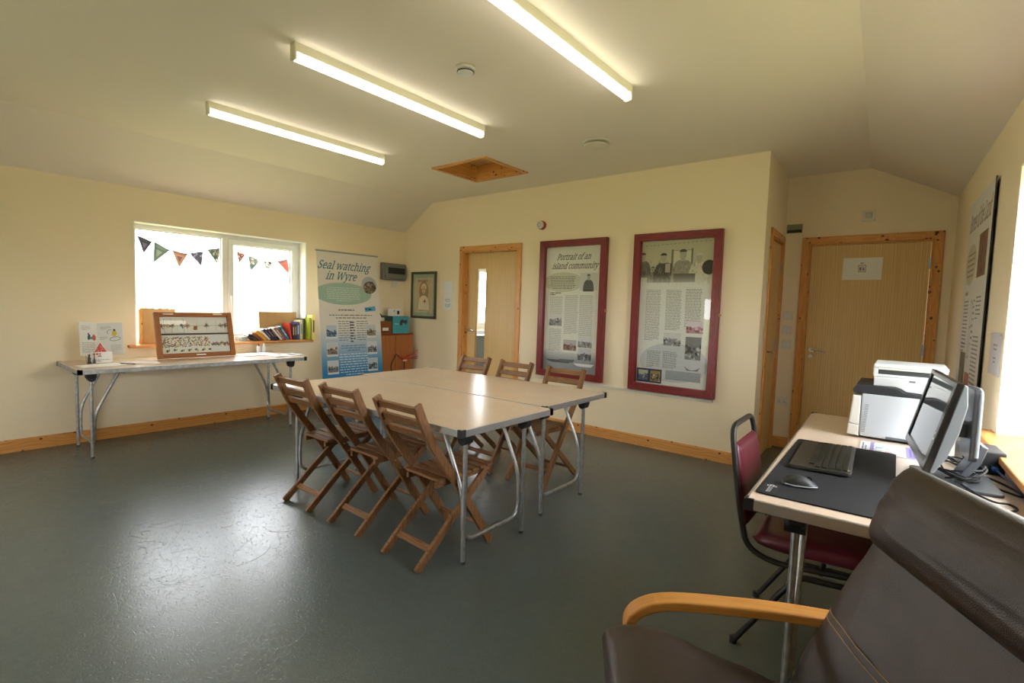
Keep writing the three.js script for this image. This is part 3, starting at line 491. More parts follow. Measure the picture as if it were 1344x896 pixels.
function photo(x, x0, y0, w, h, seed, tones = ['#3a3c3a', '#8a8c88', '#cfd0cc'], sky = true) {   // a small photograph: sky, land, a few dark masses
  const r = rng(seed), g = (k) => tones[k]; x.save(); x.beginPath(); x.rect(x0, y0, w, h); x.clip(); x.fillStyle = g(sky ? 2 : 1); x.fillRect(x0, y0, w, h);
  x.fillStyle = g(1); x.beginPath(); x.moveTo(x0, y0 + h * 0.55); for (let i = 0; i <= 8; i++) x.lineTo(x0 + w * i / 8, y0 + h * (0.42 + 0.16 * r())); x.lineTo(x0 + w, y0 + h); x.lineTo(x0, y0 + h); x.fill();
  for (let i = 0; i < 26; i++) { x.fillStyle = g(Math.floor(r() * 2.4)); x.globalAlpha = 0.75; x.beginPath(); x.ellipse(x0 + w * r(), y0 + h * (0.4 + 0.6 * r()), w * (0.03 + 0.1 * r()), h * (0.03 + 0.1 * r()), r() * 3, 0, 7); x.fill(); }
  x.restore(); x.globalAlpha = 1;
}
function figure(x, cx, y0, h, coat, skin, hair) {   // a half-length person
  x.fillStyle = coat; x.beginPath(); x.moveTo(cx - h * 0.34, y0 + h); x.quadraticCurveTo(cx - h * 0.34, y0 + h * 0.38, cx - h * 0.1, y0 + h * 0.34); x.lineTo(cx + h * 0.1, y0 + h * 0.34); x.quadraticCurveTo(cx + h * 0.34, y0 + h * 0.38, cx + h * 0.34, y0 + h); x.fill();
  x.fillStyle = skin; x.beginPath(); x.ellipse(cx, y0 + h * 0.19, h * 0.1, h * 0.145, 0, 0, 7); x.fill(); x.fillRect(cx - h * 0.05, y0 + h * 0.28, h * 0.1, h * 0.09);
  x.fillStyle = hair; x.beginPath(); x.ellipse(cx, y0 + h * 0.1, h * 0.11, h * 0.085, 0, PI, 2 * PI); x.fill();
}
function boats(x, x0, y0, w, h) {
  x.fillStyle = '#8f979a'; x.fillRect(x0, y0 + h * 0.28, w, h * 0.72); const r = rng(8);
  for (let i = 0; i < 60; i++) { x.fillStyle = r() > 0.5 ? 'rgba(120,128,132,.5)' : 'rgba(170,176,178,.4)'; x.fillRect(x0 + w * r(), y0 + h * (0.3 + 0.7 * r()), w * 0.12 * r(), 2); }
  for (const [bx0, by, bw, c] of [[0.06, 0.36, 0.5, '#3f4446'], [0.58, 0.46, 0.36, '#e6e8e6'], [0.3, 0.3, 0.3, '#55595a']]) { x.fillStyle = c; x.beginPath(); x.moveTo(x0 + w * bx0, y0 + h * by); x.quadraticCurveTo(x0 + w * (bx0 + bw * 0.1), y0 + h * (by + 0.14), x0 + w * (bx0 + bw * 0.3), y0 + h * (by + 0.15)); x.lineTo(x0 + w * (bx0 + bw * 0.85), y0 + h * (by + 0.14)); x.lineTo(x0 + w * (bx0 + bw), y0 + h * (by - 0.03)); x.fill(); }
}
T.poster1 = canvasTex(700, 1410, (x, w, h) => {
  let g = x.createLinearGradient(0, 0, 0, h); x.fillStyle = '#dedfd2'; x.fillRect(0, 0, w, h);
  g = x.createLinearGradient(0, h * 0.82, 0, h * 0.9); g.addColorStop(0, 'rgba(150,158,160,0)'); g.addColorStop(1, 'rgba(150,158,160,1)'); x.fillStyle = g; x.fillRect(0, h * 0.82, w, h * 0.18); boats(x, 0, h * 0.86, w, h * 0.14);
  script(x, 'Portrait of an', w * 0.5, 150, 92, '#3a332c'); script(x, 'island community', w * 0.52, 250, 92, '#3a332c');
  x.fillStyle = '#c3c6ac'; x.beginPath(); x.ellipse(w * 0.33, 400, w * 0.36, 112, 0, 0, 7); x.fill(); lines(x, 60, 335, 330, 8, 19, { center: true, weight: 0.42, seed: 11 });
  x.fillStyle = '#c9ccc0'; x.fillRect(445, 300, 215, 190); figure(x, 550, 312, 190, '#4c504d', '#a3a59d', '#3c3e3c');
  for (const [cx, y, n] of [[70, 560, 24], [265, 545, 34], [450, 545, 42]]) { lines(x, cx, y, 170, n, 13, { seed: cx, color: 'rgba(80,80,76,.6)' }); }
  lines(x, 70, 515, 150, 2, 20, { weight: 0.6, seed: 3, color: '#35322d' });
  x.fillStyle = '#dedfd2'; x.fillRect(60, 760, 190, 150); photo(x, 68, 765, 165, 130, 21); lines(x, 70, 930, 165, 20, 13, { seed: 6, color: 'rgba(80,80,76,.6)' });
  x.fillStyle = '#dedfd2'; x.fillRect(255, 1040, 190, 150); photo(x, 265, 1045, 165, 120, 22, ['#4a3630', '#8c6d5e', '#b9b4ac']); photo(x, 450, 1000, 170, 120, 23); photo(x, 450, 1130, 165, 130, 24, ['#2f3234', '#6b7072', '#c4c8c8']);
});
T.poster2 = canvasTex(700, 1410, (x, w, h) => {
  x.fillStyle = '#dddfd5'; x.fillRect(0, 0, w, h);
  x.fillStyle = '#b9b697'; x.fillRect(0, 0, w, 330); for (let i = 0; i < 110; i++) { x.fillStyle = `rgba(185,182,151,${1 - i / 110})`; x.fillRect(0, 330 + i, w, 1); }
  x.fillStyle = '#9d9a80'; x.fillRect(300, 100, 200, 240); x.fillStyle = '#cac7aa'; x.fillRect(320, 110, 165, 235); x.fillStyle = '#6c6956'; x.fillRect(300, 95, 18, 260); x.fillRect(486, 90, 16, 250);
  const dk = '#45443a', sk = '#a8a58c'; figure(x, 20, 110, 250, '#5c5a4d', sk, '#3c3b33'); figure(x, 122, 250, 160, '#6a6858', sk, '#3f3e36'); figure(x, 225, 120, 290, dk, sk, '#2f2e28'); figure(x, 410, 90, 320, '#8f8c76', sk, '#3b3a32'); figure(x, 560, 130, 280, '#c9c6ae', sk, '#c4c2b2');
  { const q = rng(88); for (let i = 0; i < 420; i++) { const px = q() * w, py = 190 + q() * 230, dk2 = q() > 0.45; x.strokeStyle = dk2 ? 'rgba(52,50,42,.28)' : 'rgba(205,202,180,.3)'; x.lineWidth = 2 + 5 * q(); x.beginPath(); x.moveTo(px, py); x.quadraticCurveTo(px + 20 * (q() - 0.5), py + 14, px + 30 * (q() - 0.5), py + 20 + 20 * q()); x.stroke(); } x.fillStyle = 'rgba(120,116,96,.5)'; for (let i = 0; i < 16; i++) x.fillRect(40 + i * 40, 46 - i * 1.5, 22, 9); }
  x.fillStyle = '#3d3c34'; x.fillRect(215, 225, 90, 90); x.fillStyle = '#cfccb6'; for (let i = 0; i < 7; i++) x.fillRect(246 + i * 7, 228, 4, 84); x.fillStyle = '#2f2e2a'; x.beginPath(); x.ellipse(650, 270, 62, 66, 0, 0, 7); x.fill(); x.fillStyle = '#55534a'; x.fillRect(330, 325, 200, 80);
  for (let i = 0; i < 120; i++) { x.fillStyle = `rgba(221,223,213,${i / 120})`; x.fillRect(0, 330 + i, w, 1); } x.fillStyle = '#dddfd5'; x.fillRect(0, 449, w, 120);
  for (const [cx, y, n] of [[70, 480, 36], [270, 480, 28], [455, 470, 26]]) lines(x, cx, y, 150, n, 14, { seed: cx + 1, color: 'rgba(74,74,70,.62)', weight: 0.42 });
  x.fillStyle = '#c3c7c6'; x.beginPath(); x.ellipse(w * 0.52, 1180, w * 0.47, 190, 0, 0, 7); x.fill();
  lines(x, 105, 1080, 140, 13, 13, { seed: 44 }); lines(x, 265, 1075, 140, 13, 13, { seed: 45 }); photo(x, 265, 890, 165, 125, 31); photo(x, 475, 770, 155, 115, 32, ['#6a3a3c', '#b5868a', '#d9cfd0']); photo(x, 475, 920, 145, 215, 33, ['#2b2d2c', '#767975', '#d0d2ce'], false);
  x.fillStyle = '#9aa1a2'; x.fillRect(300, 1255, 330, 90); const r = rng(4); for (let i = 0; i < 50; i++) { x.fillStyle = 'rgba(120,126,126,.6)'; x.fillRect(300 + 320 * r(), 1258 + 84 * r(), 40 * r(), 2); } x.fillStyle = '#70757a'; x.beginPath(); x.moveTo(470, 1195); x.quadraticCurveTo(540, 1270, 620, 1200); x.lineTo(600, 1240); x.lineTo(500, 1240); x.fill();
  x.fillStyle = '#22304e'; x.fillRect(8, 1258, 255, 138); photo(x, 25, 1275, 100, 100, 34, ['#1c2434', '#5d7088', '#b9b79a']); photo(x, 150, 1275, 100, 105, 35, ['#22283a', '#9a7f4a', '#d8d2b4'], false);
});
T.banner = canvasTex(640, 1440, (x, w, h) => {
  x.fillStyle = '#ece7dc'; x.fillRect(0, 0, w, h); const g = x.createLinearGradient(0, h * 0.5, 0, h * 0.78); g.addColorStop(0, '#ece7dc'); g.addColorStop(0.45, '#a9c3d8'); g.addColorStop(1, '#2e86c4'); x.fillStyle = g; x.fillRect(0, h * 0.5, w, h * 0.5);
  script(x, 'Seal watching', w * 0.42, 165, 104, '#3d7f8c', -0.25, 0.78); script(x, 'in Wyre', w * 0.36, 262, 104, '#3d7f8c', -0.25, 0.78);
  x.fillStyle = '#a9c6b4'; x.beginPath(); x.ellipse(w * 0.4, 392, w * 0.46, 105, 0, 0, 7); x.fill(); lines(x, 80, 335, 350, 7, 20, { center: true, color: 'rgba(235,240,230,.8)', seed: 51, weight: 0.3 });
  x.save(); x.beginPath(); x.ellipse(w * 0.83, 296, 84, 84, 0, 0, 7); x.clip(); x.fillStyle = '#b9c0c4'; x.fillRect(0, 0, w, h); const r = rng(61); x.fillStyle = '#6d5f50'; x.beginPath(); x.ellipse(w * 0.84, 320, 70, 62, 0, 0, 7); x.fill(); for (let i = 0; i < 40; i++) { x.fillStyle = ['#3e342b', '#8a7a68', '#a99a86'][Math.floor(3 * r())]; x.beginPath(); x.ellipse(w * 0.84 + 120 * (r() - 0.5), 315 + 110 * (r() - 0.5), 14 * r() + 3, 9 * r() + 3, r() * 3, 0, 7); x.fill(); } x.restore();
  lines(x, 190, 540, 230, 1, 22, { weight: 0.5, seed: 70 }); x.fillStyle = '#5fb0cf'; x.save(); x.translate(500, 535); x.rotate(-0.12); x.fillRect(-30, -22, 120, 44); x.restore(); lines(x, 475, 525, 110, 1, 26, { weight: 0.7, color: '#1d5c80', seed: 71 });
  lines(x, 80, 590, 480, 2, 26, { center: true, weight: 0.3, seed: 72 }); for (const [cx, n] of [[180, 9], [370, 9]]) lines(x, cx, 650, 130, n, 22, { weight: 0.3, seed: cx, color: 'rgba(70,90,105,.7)' }); lines(x, 300, 655, 55, 8, 26, { weight: 0.5, seed: 80, color: '#44525c' });
  for (let i = 0; i < 3; i++) { const y = 690 + i * 165; for (const cx of [60, 480]) { x.fillStyle = '#dfe6ea'; x.fillRect(cx - 5, y - 5, 110, 128); photo(x, cx, y, 100, 104, 90 + i * 2 + (cx > 100 ? 1 : 0), [['#20303c', '#5f7c94', '#c3d2dc'], ['#4a3f33', '#93836d', '#cfd6d4'], ['#33363a', '#7b8087', '#d6dde2']][(i + (cx > 100 ? 1 : 0)) % 3]); } }
  lines(x, 195, 880, 270, 3, 22, { color: 'rgba(70,110,160,.7)', weight: 0.4, seed: 84, center: true }); lines(x, 175, 960, 310, 9, 24, { color: 'rgba(235,244,250,.85)', weight: 0.34, seed: 85, center: true });
  x.fillStyle = 'rgba(40,66,120,.75)'; x.beginPath(); x.moveTo(170, 1250); x.quadraticCurveTo(330, 1170, 480, 1235); x.lineTo(540, 1200); x.lineTo(530, 1270); x.quadraticCurveTo(400, 1310, 170, 1250); x.fill(); lines(x, 40, 1380, 200, 2, 22, { color: 'rgba(220,235,245,.7)', weight: 0.3, seed: 86 });
});
T.panel = canvasTex(640, 960, (x, w, h) => {
  x.fillStyle = '#e2e2dc'; x.fillRect(0, 0, w, h); x.fillStyle = '#aab4bd'; x.fillRect(0, h * 0.88, w, h * 0.12); for (let i = 0; i < 90; i++) { x.fillStyle = `rgba(170,180,189,${i / 90})`; x.fillRect(0, h * 0.88 - 90 + i, w, 1); }
  script(x, 'Bones of the Land', w * 0.5, 135, 104, '#6a4034', -0.2, 0.62);
  x.fillStyle = '#c6c2a6'; x.beginPath(); x.ellipse(180, 290, 150, 92, 0, 0, 7); x.fill(); lines(x, 70, 240, 220, 5, 24, { color: '#8c5a48', weight: 0.32, seed: 91, center: true }); photo(x, 370, 180, 210, 180, 92, ['#3f2d26', '#7c5a4a', '#8f7f6e'], false);
  lines(x, 90, 410, 160, 1, 24, { color: '#a0523c', weight: 0.6, seed: 93 }); lines(x, 70, 450, 150, 14, 17, { seed: 94 }); lines(x, 430, 440, 130, 6, 17, { seed: 95 }); lines(x, 420, 600, 160, 14, 17, { seed: 96 }); lines(x, 90, 640, 140, 2, 17, { seed: 97 });
  x.strokeStyle = '#4b4840'; x.lineWidth = 5; x.beginPath(); x.moveTo(300, 450); x.lineTo(345, 470); x.lineTo(330, 690); x.lineTo(290, 700); x.lineTo(300, 450); x.moveTo(298, 570); x.lineTo(345, 560); x.stroke(); lines(x, 360, 450, 40, 8, 26, { seed: 98 });
  photo(x, 90, 680, 170, 190, 99, ['#3c3a30', '#6e6a58', '#88836d'], false); photo(x, 285, 760, 130, 110, 100, ['#6e3a2a', '#9c5c44', '#b5806a'], false); lines(x, 440, 790, 150, 9, 17, { seed: 101 });
});
T.nurse = canvasTex(360, 460, (x, w, h) => {
  x.fillStyle = '#a9b59c'; x.fillRect(0, 0, w, h); x.fillStyle = '#c9b48c'; x.fillRect(45, 50, w - 90, h - 100); x.strokeStyle = '#ddd7bb'; x.lineWidth = 5; x.strokeRect(42, 47, w - 84, h - 94);
  lines(x, 80, 66, 200, 1, 30, { color: 'rgba(150,110,80,.7)', weight: 0.6, seed: 111 }); x.fillStyle = '#9c7f5a'; x.beginPath(); x.ellipse(180, 190, 78, 110, 0, 0, 7); x.fill();
  x.fillStyle = '#e4d9bd'; x.beginPath(); x.moveTo(90, 390); x.quadraticCurveTo(95, 250, 160, 235); x.lineTo(200, 235); x.quadraticCurveTo(265, 250, 270, 390); x.fill(); x.fillStyle = '#ded0b0'; x.beginPath(); x.ellipse(180, 160, 46, 58, 0, PI, 2 * PI); x.fill(); x.fillStyle = '#d2b08c'; x.beginPath(); x.ellipse(180, 172, 32, 44, 0, 0, 7); x.fill(); x.fillStyle = '#6b4a34'; x.fillRect(163, 165, 10, 5); x.fillRect(188, 165, 10, 5); x.fillRect(172, 195, 16, 4);
  x.fillStyle = '#b8362e'; x.fillRect(190, 275, 14, 46); x.fillRect(174, 291, 46, 14); lines(x, 100, 398, 160, 1, 14, { color: 'rgba(120,90,60,.6)', seed: 112 });
});
T.noticeSheet = canvasTex(150, 300, (x, w, h) => { x.fillStyle = '#eff0ee'; x.fillRect(0, 0, w, h); lines(x, 30, 185, 90, 3, 14, { seed: 121, center: true, color: 'rgba(90,90,110,.6)' }); lines(x, 25, 240, 100, 3, 14, { seed: 122, center: true, color: 'rgba(70,80,130,.7)' }); });
T.doorNotice = canvasTex(420, 290, (x, w, h) => {
  x.fillStyle = '#efeee6'; x.fillRect(0, 0, w, h); x.fillStyle = '#4a4a48'; x.font = 'bold 26px sans-serif'; x.textAlign = 'center'; x.fillText('WC', 210, 78); x.lineWidth = 5; x.strokeStyle = '#3c3c3c'; x.strokeRect(172, 96, 76, 92);
  x.fillStyle = '#3a3a3a'; x.fillRect(207, 104, 4, 76); for (const [cx, skirt] of [[192, 0], [227, 1]]) { x.beginPath(); x.arc(cx, 122, 6, 0, 7); x.fill(); if (skirt) { x.beginPath(); x.moveTo(cx, 128); x.lineTo(cx + 12, 156); x.lineTo(cx - 12, 156); x.fill(); x.fillRect(cx - 5, 156, 4, 18); x.fillRect(cx + 1, 156, 4, 18); } else { x.fillRect(cx - 8, 130, 16, 26); x.fillRect(cx - 6, 156, 5, 18); x.fillRect(cx + 1, 156, 5, 18); } }
});
T.wallNotice = canvasTex(300, 220, (x, w, h) => { x.fillStyle = '#dcdce4'; x.fillRect(0, 0, w, h); lines(x, 90, 60, 120, 2, 22, { center: true, seed: 131, weight: 0.5 }); lines(x, 110, 130, 80, 2, 20, { center: true, seed: 132, weight: 0.45 }); });
T.leaflet = canvasTex(420, 300, (x, w, h) => {
  x.fillStyle = '#f0eff4'; x.fillRect(0, 0, w, h); x.fillStyle = '#8d7fbe'; x.fillRect(75, 0, 40, h); x.fillRect(335, 0, 85, h); x.save(); x.translate(35, h - 20); x.rotate(-PI / 2); lines(x, 0, -20, 240, 2, 22, { seed: 141, color: '#4a4a66', weight: 0.6 }); x.restore();
  for (let i = 0; i < 2; i++) for (let j = 0; j < 3; j++) { x.fillStyle = '#fbfbfd'; x.fillRect(105 + i * 75, 15 + j * 95, 66, 80); lines(x, 112 + i * 75, 24 + j * 95, 52, 5, 13, { seed: 142 + i * 3 + j, color: ['#c0504e', '#4a6fb0', '#777'][(i + j) % 3], weight: 0.45 }); } x.fillStyle = '#4fb8cf'; x.fillRect(120, 120, 50, 24); lines(x, 262, 24, 60, 18, 14, { seed: 150, color: 'rgba(110,110,120,.8)' }); x.save(); x.translate(370, h - 30); x.rotate(-PI / 2); lines(x, 0, -10, 230, 2, 26, { seed: 151, color: 'rgba(60,44,120,.8)', weight: 0.6 }); x.restore();
});
const print = (t, rough = 0.55) => mat(0xffffff, rough, { map: t });
// a flat print w x h whose centre is (x, y, z), facing +z
const sheet = (w, h, x, y, z) => new THREE.PlaneGeometry(w, h).translate(x, y, z);

// ---------------------------------------------------------------- things on the back wall
function framedPoster(label, cx, cy, w, h, tex) {
  const g = thing('framed_poster', label, 'poster', [cx, cy, 0]), b = 0.072, d = 0.055;
  for (const s of [-1, 1]) {
    const side = slab([[0, -h / 2], [b, -h / 2 + b], [b, h / 2 - b], [0, h / 2]], 0.002, d, [], 0.004); if (s > 0) side.rotateZ(PI);
    mesh('frame_side', uvm(side.translate(s * w / 2, 0, 0), 'y', [s * 0.3, cx]), M.mahog, g);
    const rail = slab([[-w / 2, 0], [w / 2, 0], [w / 2 - b, b], [-w / 2 + b, b]], 0.002, d, [], 0.004); if (s > 0) rail.rotateZ(PI);
    mesh('frame_rail', uvm(rail.translate(0, s * h / 2, 0), 'x', [s * 0.2, cx * 0.3]), M.mahog, g);
  }
  mesh('print', [sheet(w - 2 * b + 0.01, h - 2 * b + 0.01, 0, 0, 0.012)], print(tex), g);
  mesh('glass_pane', sheet(w - 2 * b + 0.01, h - 2 * b + 0.01, 0, 0, 0.034), M.pictureGlass, g);
  mesh('backing_board', bx(w - 2 * b + 0.02, h - 2 * b + 0.02, 0.008, 0, 0, 0.007), M.dark, g);
  mesh('lock', [cyl(0.009, 0.022, w / 2 + 0.006, 0, 0.03, 'x'), rb(0.004, 0.03, 0.022, w / 2 + 0.003, 0, 0.03, 0.001)], M.brass, g);
  return g;
}
framedPoster('dark red framed poster titled Portrait of an island community', 2.875, 1.342, 0.848, 1.516, T.poster1);
framedPoster('dark red framed poster headed by a photograph of people playing music', 4.026, 1.336, 0.848, 1.536, T.poster2);
{
  const g = thing('framed_picture', 'small dark framed portrait of a nurse with a red cross', 'picture', [0.44, 1.476, 0]), w = 0.52, h = 0.65, b = 0.035;
  mesh('frame', uvm(slab(rect(-w / 2, -h / 2, w / 2, h / 2), 0.002, 0.026, [rect(-w / 2 + b, -h / 2 + b, w / 2 - b, h / 2 - b)], 0.005)), mat(0x4c4a32, 0.4), g);
  mesh('print', sheet(w - 2 * b + 0.004, h - 2 * b + 0.004, 0, 0, 0.01), print(T.nurse), g); mesh('glass_pane', sheet(w - 2 * b + 0.004, h - 2 * b + 0.004, 0, 0, 0.016), M.pictureGlass, g);
  const n = mesh('paper_notice', rb(0.178, 0.385, 0.003, 0.918, 1.475, 0.0025, 0.001), M.paper); tag(n, 'narrow white paper notice between the nurse portrait and the glazed door', 'notice');
  mesh('print', sheet(0.17, 0.375, 0.918, 1.475, 0.0046), print(T.noticeSheet, 0.7), n);
}
// ---------------------------------------------------------------- alcove wall
{
  const Z = ZA + 0.002;
  const n = thing('door_notice', 'white laminated notice taped to the wide alcove door', 'notice', [5.40, 1.81, ZA - 0.0045]);
  mesh('sheet', rb(0.305, 0.205, 0.002, 0, 0, 0.001, 0.0008), M.paper, n); mesh('print', sheet(0.297, 0.197, 0, 0, 0.0024), print(T.doorNotice, 0.3), n);
  const s = thing('exit_sign', 'small grey and black sign on the wall above the switches', 'sign', [4.815, 2.222, Z]); mesh('plate', rb(0.14, 0.088, 0.006, 0, 0, 0.003, 0.002), mat(0x8a8f6c, 0.5), s); mesh('strip', rb(0.128, 0.028, 0.002, 0, -0.026, 0.007, 0.0006), M.black, s);
  const c = thing('door_chime', 'small white box on the wall above the alcove door', 'sensor', [5.422, 2.295, Z]); mesh('base', rb(0.1, 0.1, 0.02, 0, 0, 0.01, 0.006), M.offwhite, c); mesh('lens', rb(0.055, 0.05, 0.022, 0, 0.004, 0.028, 0.01), mat(0xcfcaba, 0.35), c);
  const sw = thing('light_switch', 'top white light switch of the three beside the alcove door', 'switch', [4.808, 1.352, Z], 0, 'switches beside the alcove door');
  mesh('plate', rb(0.088, 0.088, 0.01, 0, 0, 0.005, 0.003), M.offwhite, sw); for (const k of [-1, 1]) mesh('rocker', rb(0.016, 0.028, 0.007, k * 0.014, 0, 0.0115, 0.002).rotateX(0.05), M.white, sw);
  dup(sw, 'middle white light switch of the three beside the alcove door', [4.808, 1.205, Z]); dup(sw, 'bottom white light switch of the three beside the alcove door', [4.809, 1.057, Z]);
  const so = thing('wall_socket', 'white double wall socket below the three light switches', 'socket', [4.806, 0.474, Z]); mesh('plate', rb(0.1, 0.088, 0.01, 0, 0, 0.005, 0.003), M.offwhite, so); for (const k of [-1, 1]) mesh('pin_holes', [bx(0.004, 0.01, 0.002, k * 0.024, 0.012, 0.0105), bx(0.01, 0.004, 0.002, k * 0.024 - 0.008, -0.008, 0.0105), bx(0.01, 0.004, 0.002, k * 0.024 + 0.008, -0.008, 0.0105)], M.black, so);
}
// ---------------------------------------------------------------- right wall: printed panel and notice (local x along the wall, z into the room)
{
  const g = thing('information_poster', 'tall unframed printed panel with a slanting title on the wall by the printer', 'poster', onRight(0.485, 1.44), RT), w = 0.93, h = 1.40;
  mesh('board', rb(w, h, 0.006, 0, 0, 0.016, 0.002), M.dark, g); mesh('print', sheet(w - 0.004, h - 0.004, 0, 0, 0.0196), print(T.panel, 0.45), g); for (const s of [-1, 1]) mesh('batten', rb(0.03, h - 0.1, 0.0125, s * (w / 2 - 0.06), 0, 0.0067, 0.003), M.dark, g);
  const n = thing('wall_notice', 'small laminated notice on the wall between panel and window', 'notice', onRight(1.275, 1.195), RT); mesh('sheet', rb(0.29, 0.213, 0.002, 0, 0, 0.0025, 0.0008), mat(0xdcdce4, 0.3), n); mesh('print', sheet(0.285, 0.208, 0, 0, 0.0037), print(T.wallNotice, 0.3), n); for (const s of [-1, 1]) mesh('pin', cyl(0.006, 0.006, s * 0.13, 0.095, 0.006, 'z', 0.004, 12), M.brass, n);
}
// ---------------------------------------------------------------- left corner: fuse box, cabinet with boxes, banner
{
  const f = thing('fuse_box', 'grey fuse box with a dark window high in the corner', 'fuse box', [0, 1.79, 0.228], PI / 2);
  mesh('body', rb(0.40, 0.235, 0.07, 0, 0, 0.035, 0.012, 3), M.boxGrey, f); mesh('cover', rb(0.36, 0.20, 0.03, 0.01, 0.004, 0.08, 0.012, 3), M.boxGrey, f); mesh('flap', rb(0.29, 0.085, 0.008, 0.015, 0.012, 0.097, 0.003), mat(0x25272a, 0.15), f);
  const p = thing('junction_plate', 'small cream cover plate below the fuse box', 'plate', [0, 1.622, 0.185], PI / 2); mesh('plate', rb(0.09, 0.075, 0.012, 0, 0, 0.006, 0.003), M.offwhite, p); mesh('screw', cyl(0.004, 0.004, 0.03, 0, 0.013, 'z', 0.004, 10), M.steel, p);
  const c = thing('corner_cabinet', 'orange brown wooden cabinet standing in the corner behind the banner', 'cabinet', [0.17, 0, 0.385]), cw = 0.29, cl = 0.6, ch = 0.938;
  mesh('body', uvm(rb(cw - 0.02, ch - 0.1, cl - 0.01, -0.01, 0.08 + (ch - 0.1) / 2, 0, 0.003), 'y'), M.cabinet, c); mesh('top', uvm(rb(cw, 0.022, cl + 0.012, 0, ch - 0.011, 0, 0.003), 'z'), mat(0xc89a70, 0.5, { map: T.cabinet }), c); mesh('plinth', uvm(bx(cw - 0.05, 0.08, cl - 0.03, -0.015, 0.04, 0), 'z'), M.cabinet, c);
  for (const s of [-1, 1]) { const d = mesh('door', uvm(rb(0.018, ch - 0.12, cl / 2 - 0.006, cw / 2 - 0.012, 0.09 + (ch - 0.12) / 2, s * cl / 4, 0.003), 'y', [0.3, s * 0.2]), M.cabinet, c); mesh('knob', [cyl(0.006, 0.02, cw / 2 + 0.006, 0.66, s * 0.03, 'x'), cyl(0.014, 0.012, cw / 2 + 0.02, 0.66, s * 0.03, 'x', 0.011)], M.brass, d); }
  const b1 = thing('cardboard_box', 'brown cardboard box with a white label on the corner cabinet', 'box', [0.18, ch, 0.525], 0.05); mesh('body', uvm(rb(0.2, 0.165, 0.2, 0, 0.0825, 0, 0.003)), mat(0xb98a58, 0.85, { map: T.card }), b1); mesh('label', rb(0.002, 0.04, 0.1, 0.101, 0.06, 0.01, 0.0005), M.paper, b1); mesh('tape', bx(0.205, 0.002, 0.04, 0, 0.166, 0), mat(0xa8824f, 0.3), b1);
  const b2 = thing('teal_box', 'teal box printed with a dark animal shape on the corner cabinet', 'box', [0.17, ch, 0.28], -0.05); mesh('body', rb(0.26, 0.235, 0.27, 0, 0.1175, 0, 0.003), mat(0x3fa3ae, 0.5), b2); mesh('end_flap', rb(0.262, 0.237, 0.003, 0, 0.1175, 0.135, 0.001), mat(0x23545c, 0.5), b2);
  mesh('print', slab([[-0.06, -0.03], [-0.05, 0.03], [-0.02, 0.045], [0.02, 0.03], [0.055, 0.04], [0.06, 0.0], [0.04, -0.035], [0.025, -0.01], [-0.015, -0.005], [-0.03, -0.045]], 0, 0.001).rotateY(PI / 2).translate(0.1305, 0.15, -0.04), mat(0x33302c, 0.6), b2); mesh('lettering', rb(0.001, 0.012, 0.07, 0.1305, 0.13, 0.07, 0.0004), mat(0x9fd6da, 0.6), b2);
  const w1 = thing('camera_box', 'small white box with a dark square standing on the teal box', 'box', [0.2, ch + 0.2375, 0.325], 0.1); mesh('body', rb(0.09, 0.098, 0.15, 0, 0.049, 0, 0.004), M.white, w1); mesh('panel', rb(0.002, 0.05, 0.04, 0.0455, 0.047, -0.03, 0.0005), M.black, w1); mesh('sticker', rb(0.002, 0.02, 0.018, 0.0455, 0.07, 0.045, 0.0005), mat(0xd07a66, 0.6), w1);
  const w2 = thing('webcam', 'white webcam on a dark arm standing on the cardboard box', 'webcam', [0.215, ch + 0.167, 0.56]); mesh('foot', rb(0.06, 0.05, 0.085, 0, 0.025, 0, 0.006), M.white, w2); mesh('arm', fpipe([[0.02, 0.05, 0], [0.03, 0.075, 0.01], [0.03, 0.1, 0.035]], 0.01, 0.008, 8), mat(0x2b3c5c, 0.4), w2);
  const r = thing('cable_bundle', 'bundle of red and black leads with a pale tag hanging on the cabinet', 'cables', [0.342, 0.66, 0.40]);
  const R = rng(77);
  for (let i = 0; i < 5; i++) { const q = (i - 2) * 0.012; mesh('red_lead', tube([[0.006, 0.0, -0.01], [0.02 + q * 0.3, -0.05 - 0.02 * R(), -0.1 + q], [0.025, -0.07 + 0.06 * R(), -0.22], [0.03, -0.075 + 0.03 * i, -0.35 - 0.02 * R()]], 0.005, 30, 7), M.red, r); }
  mesh('black_lead', tube([[0.006, 0.004, 0.0], [0.03, -0.03, 0.04], [0.03, -0.16, 0.1], [0.03, -0.33, 0.04], [0.02, -0.3, -0.1], [0.02, -0.12, -0.13], [0.012, -0.01, -0.02]], 0.007, 50, 8), mat(0x3a1d16, 0.5), r); mesh('tag', rb(0.006, 0.022, 0.07, 0.035, -0.09, -0.13, 0.002), mat(0xe8cdb0, 0.5), r);
}
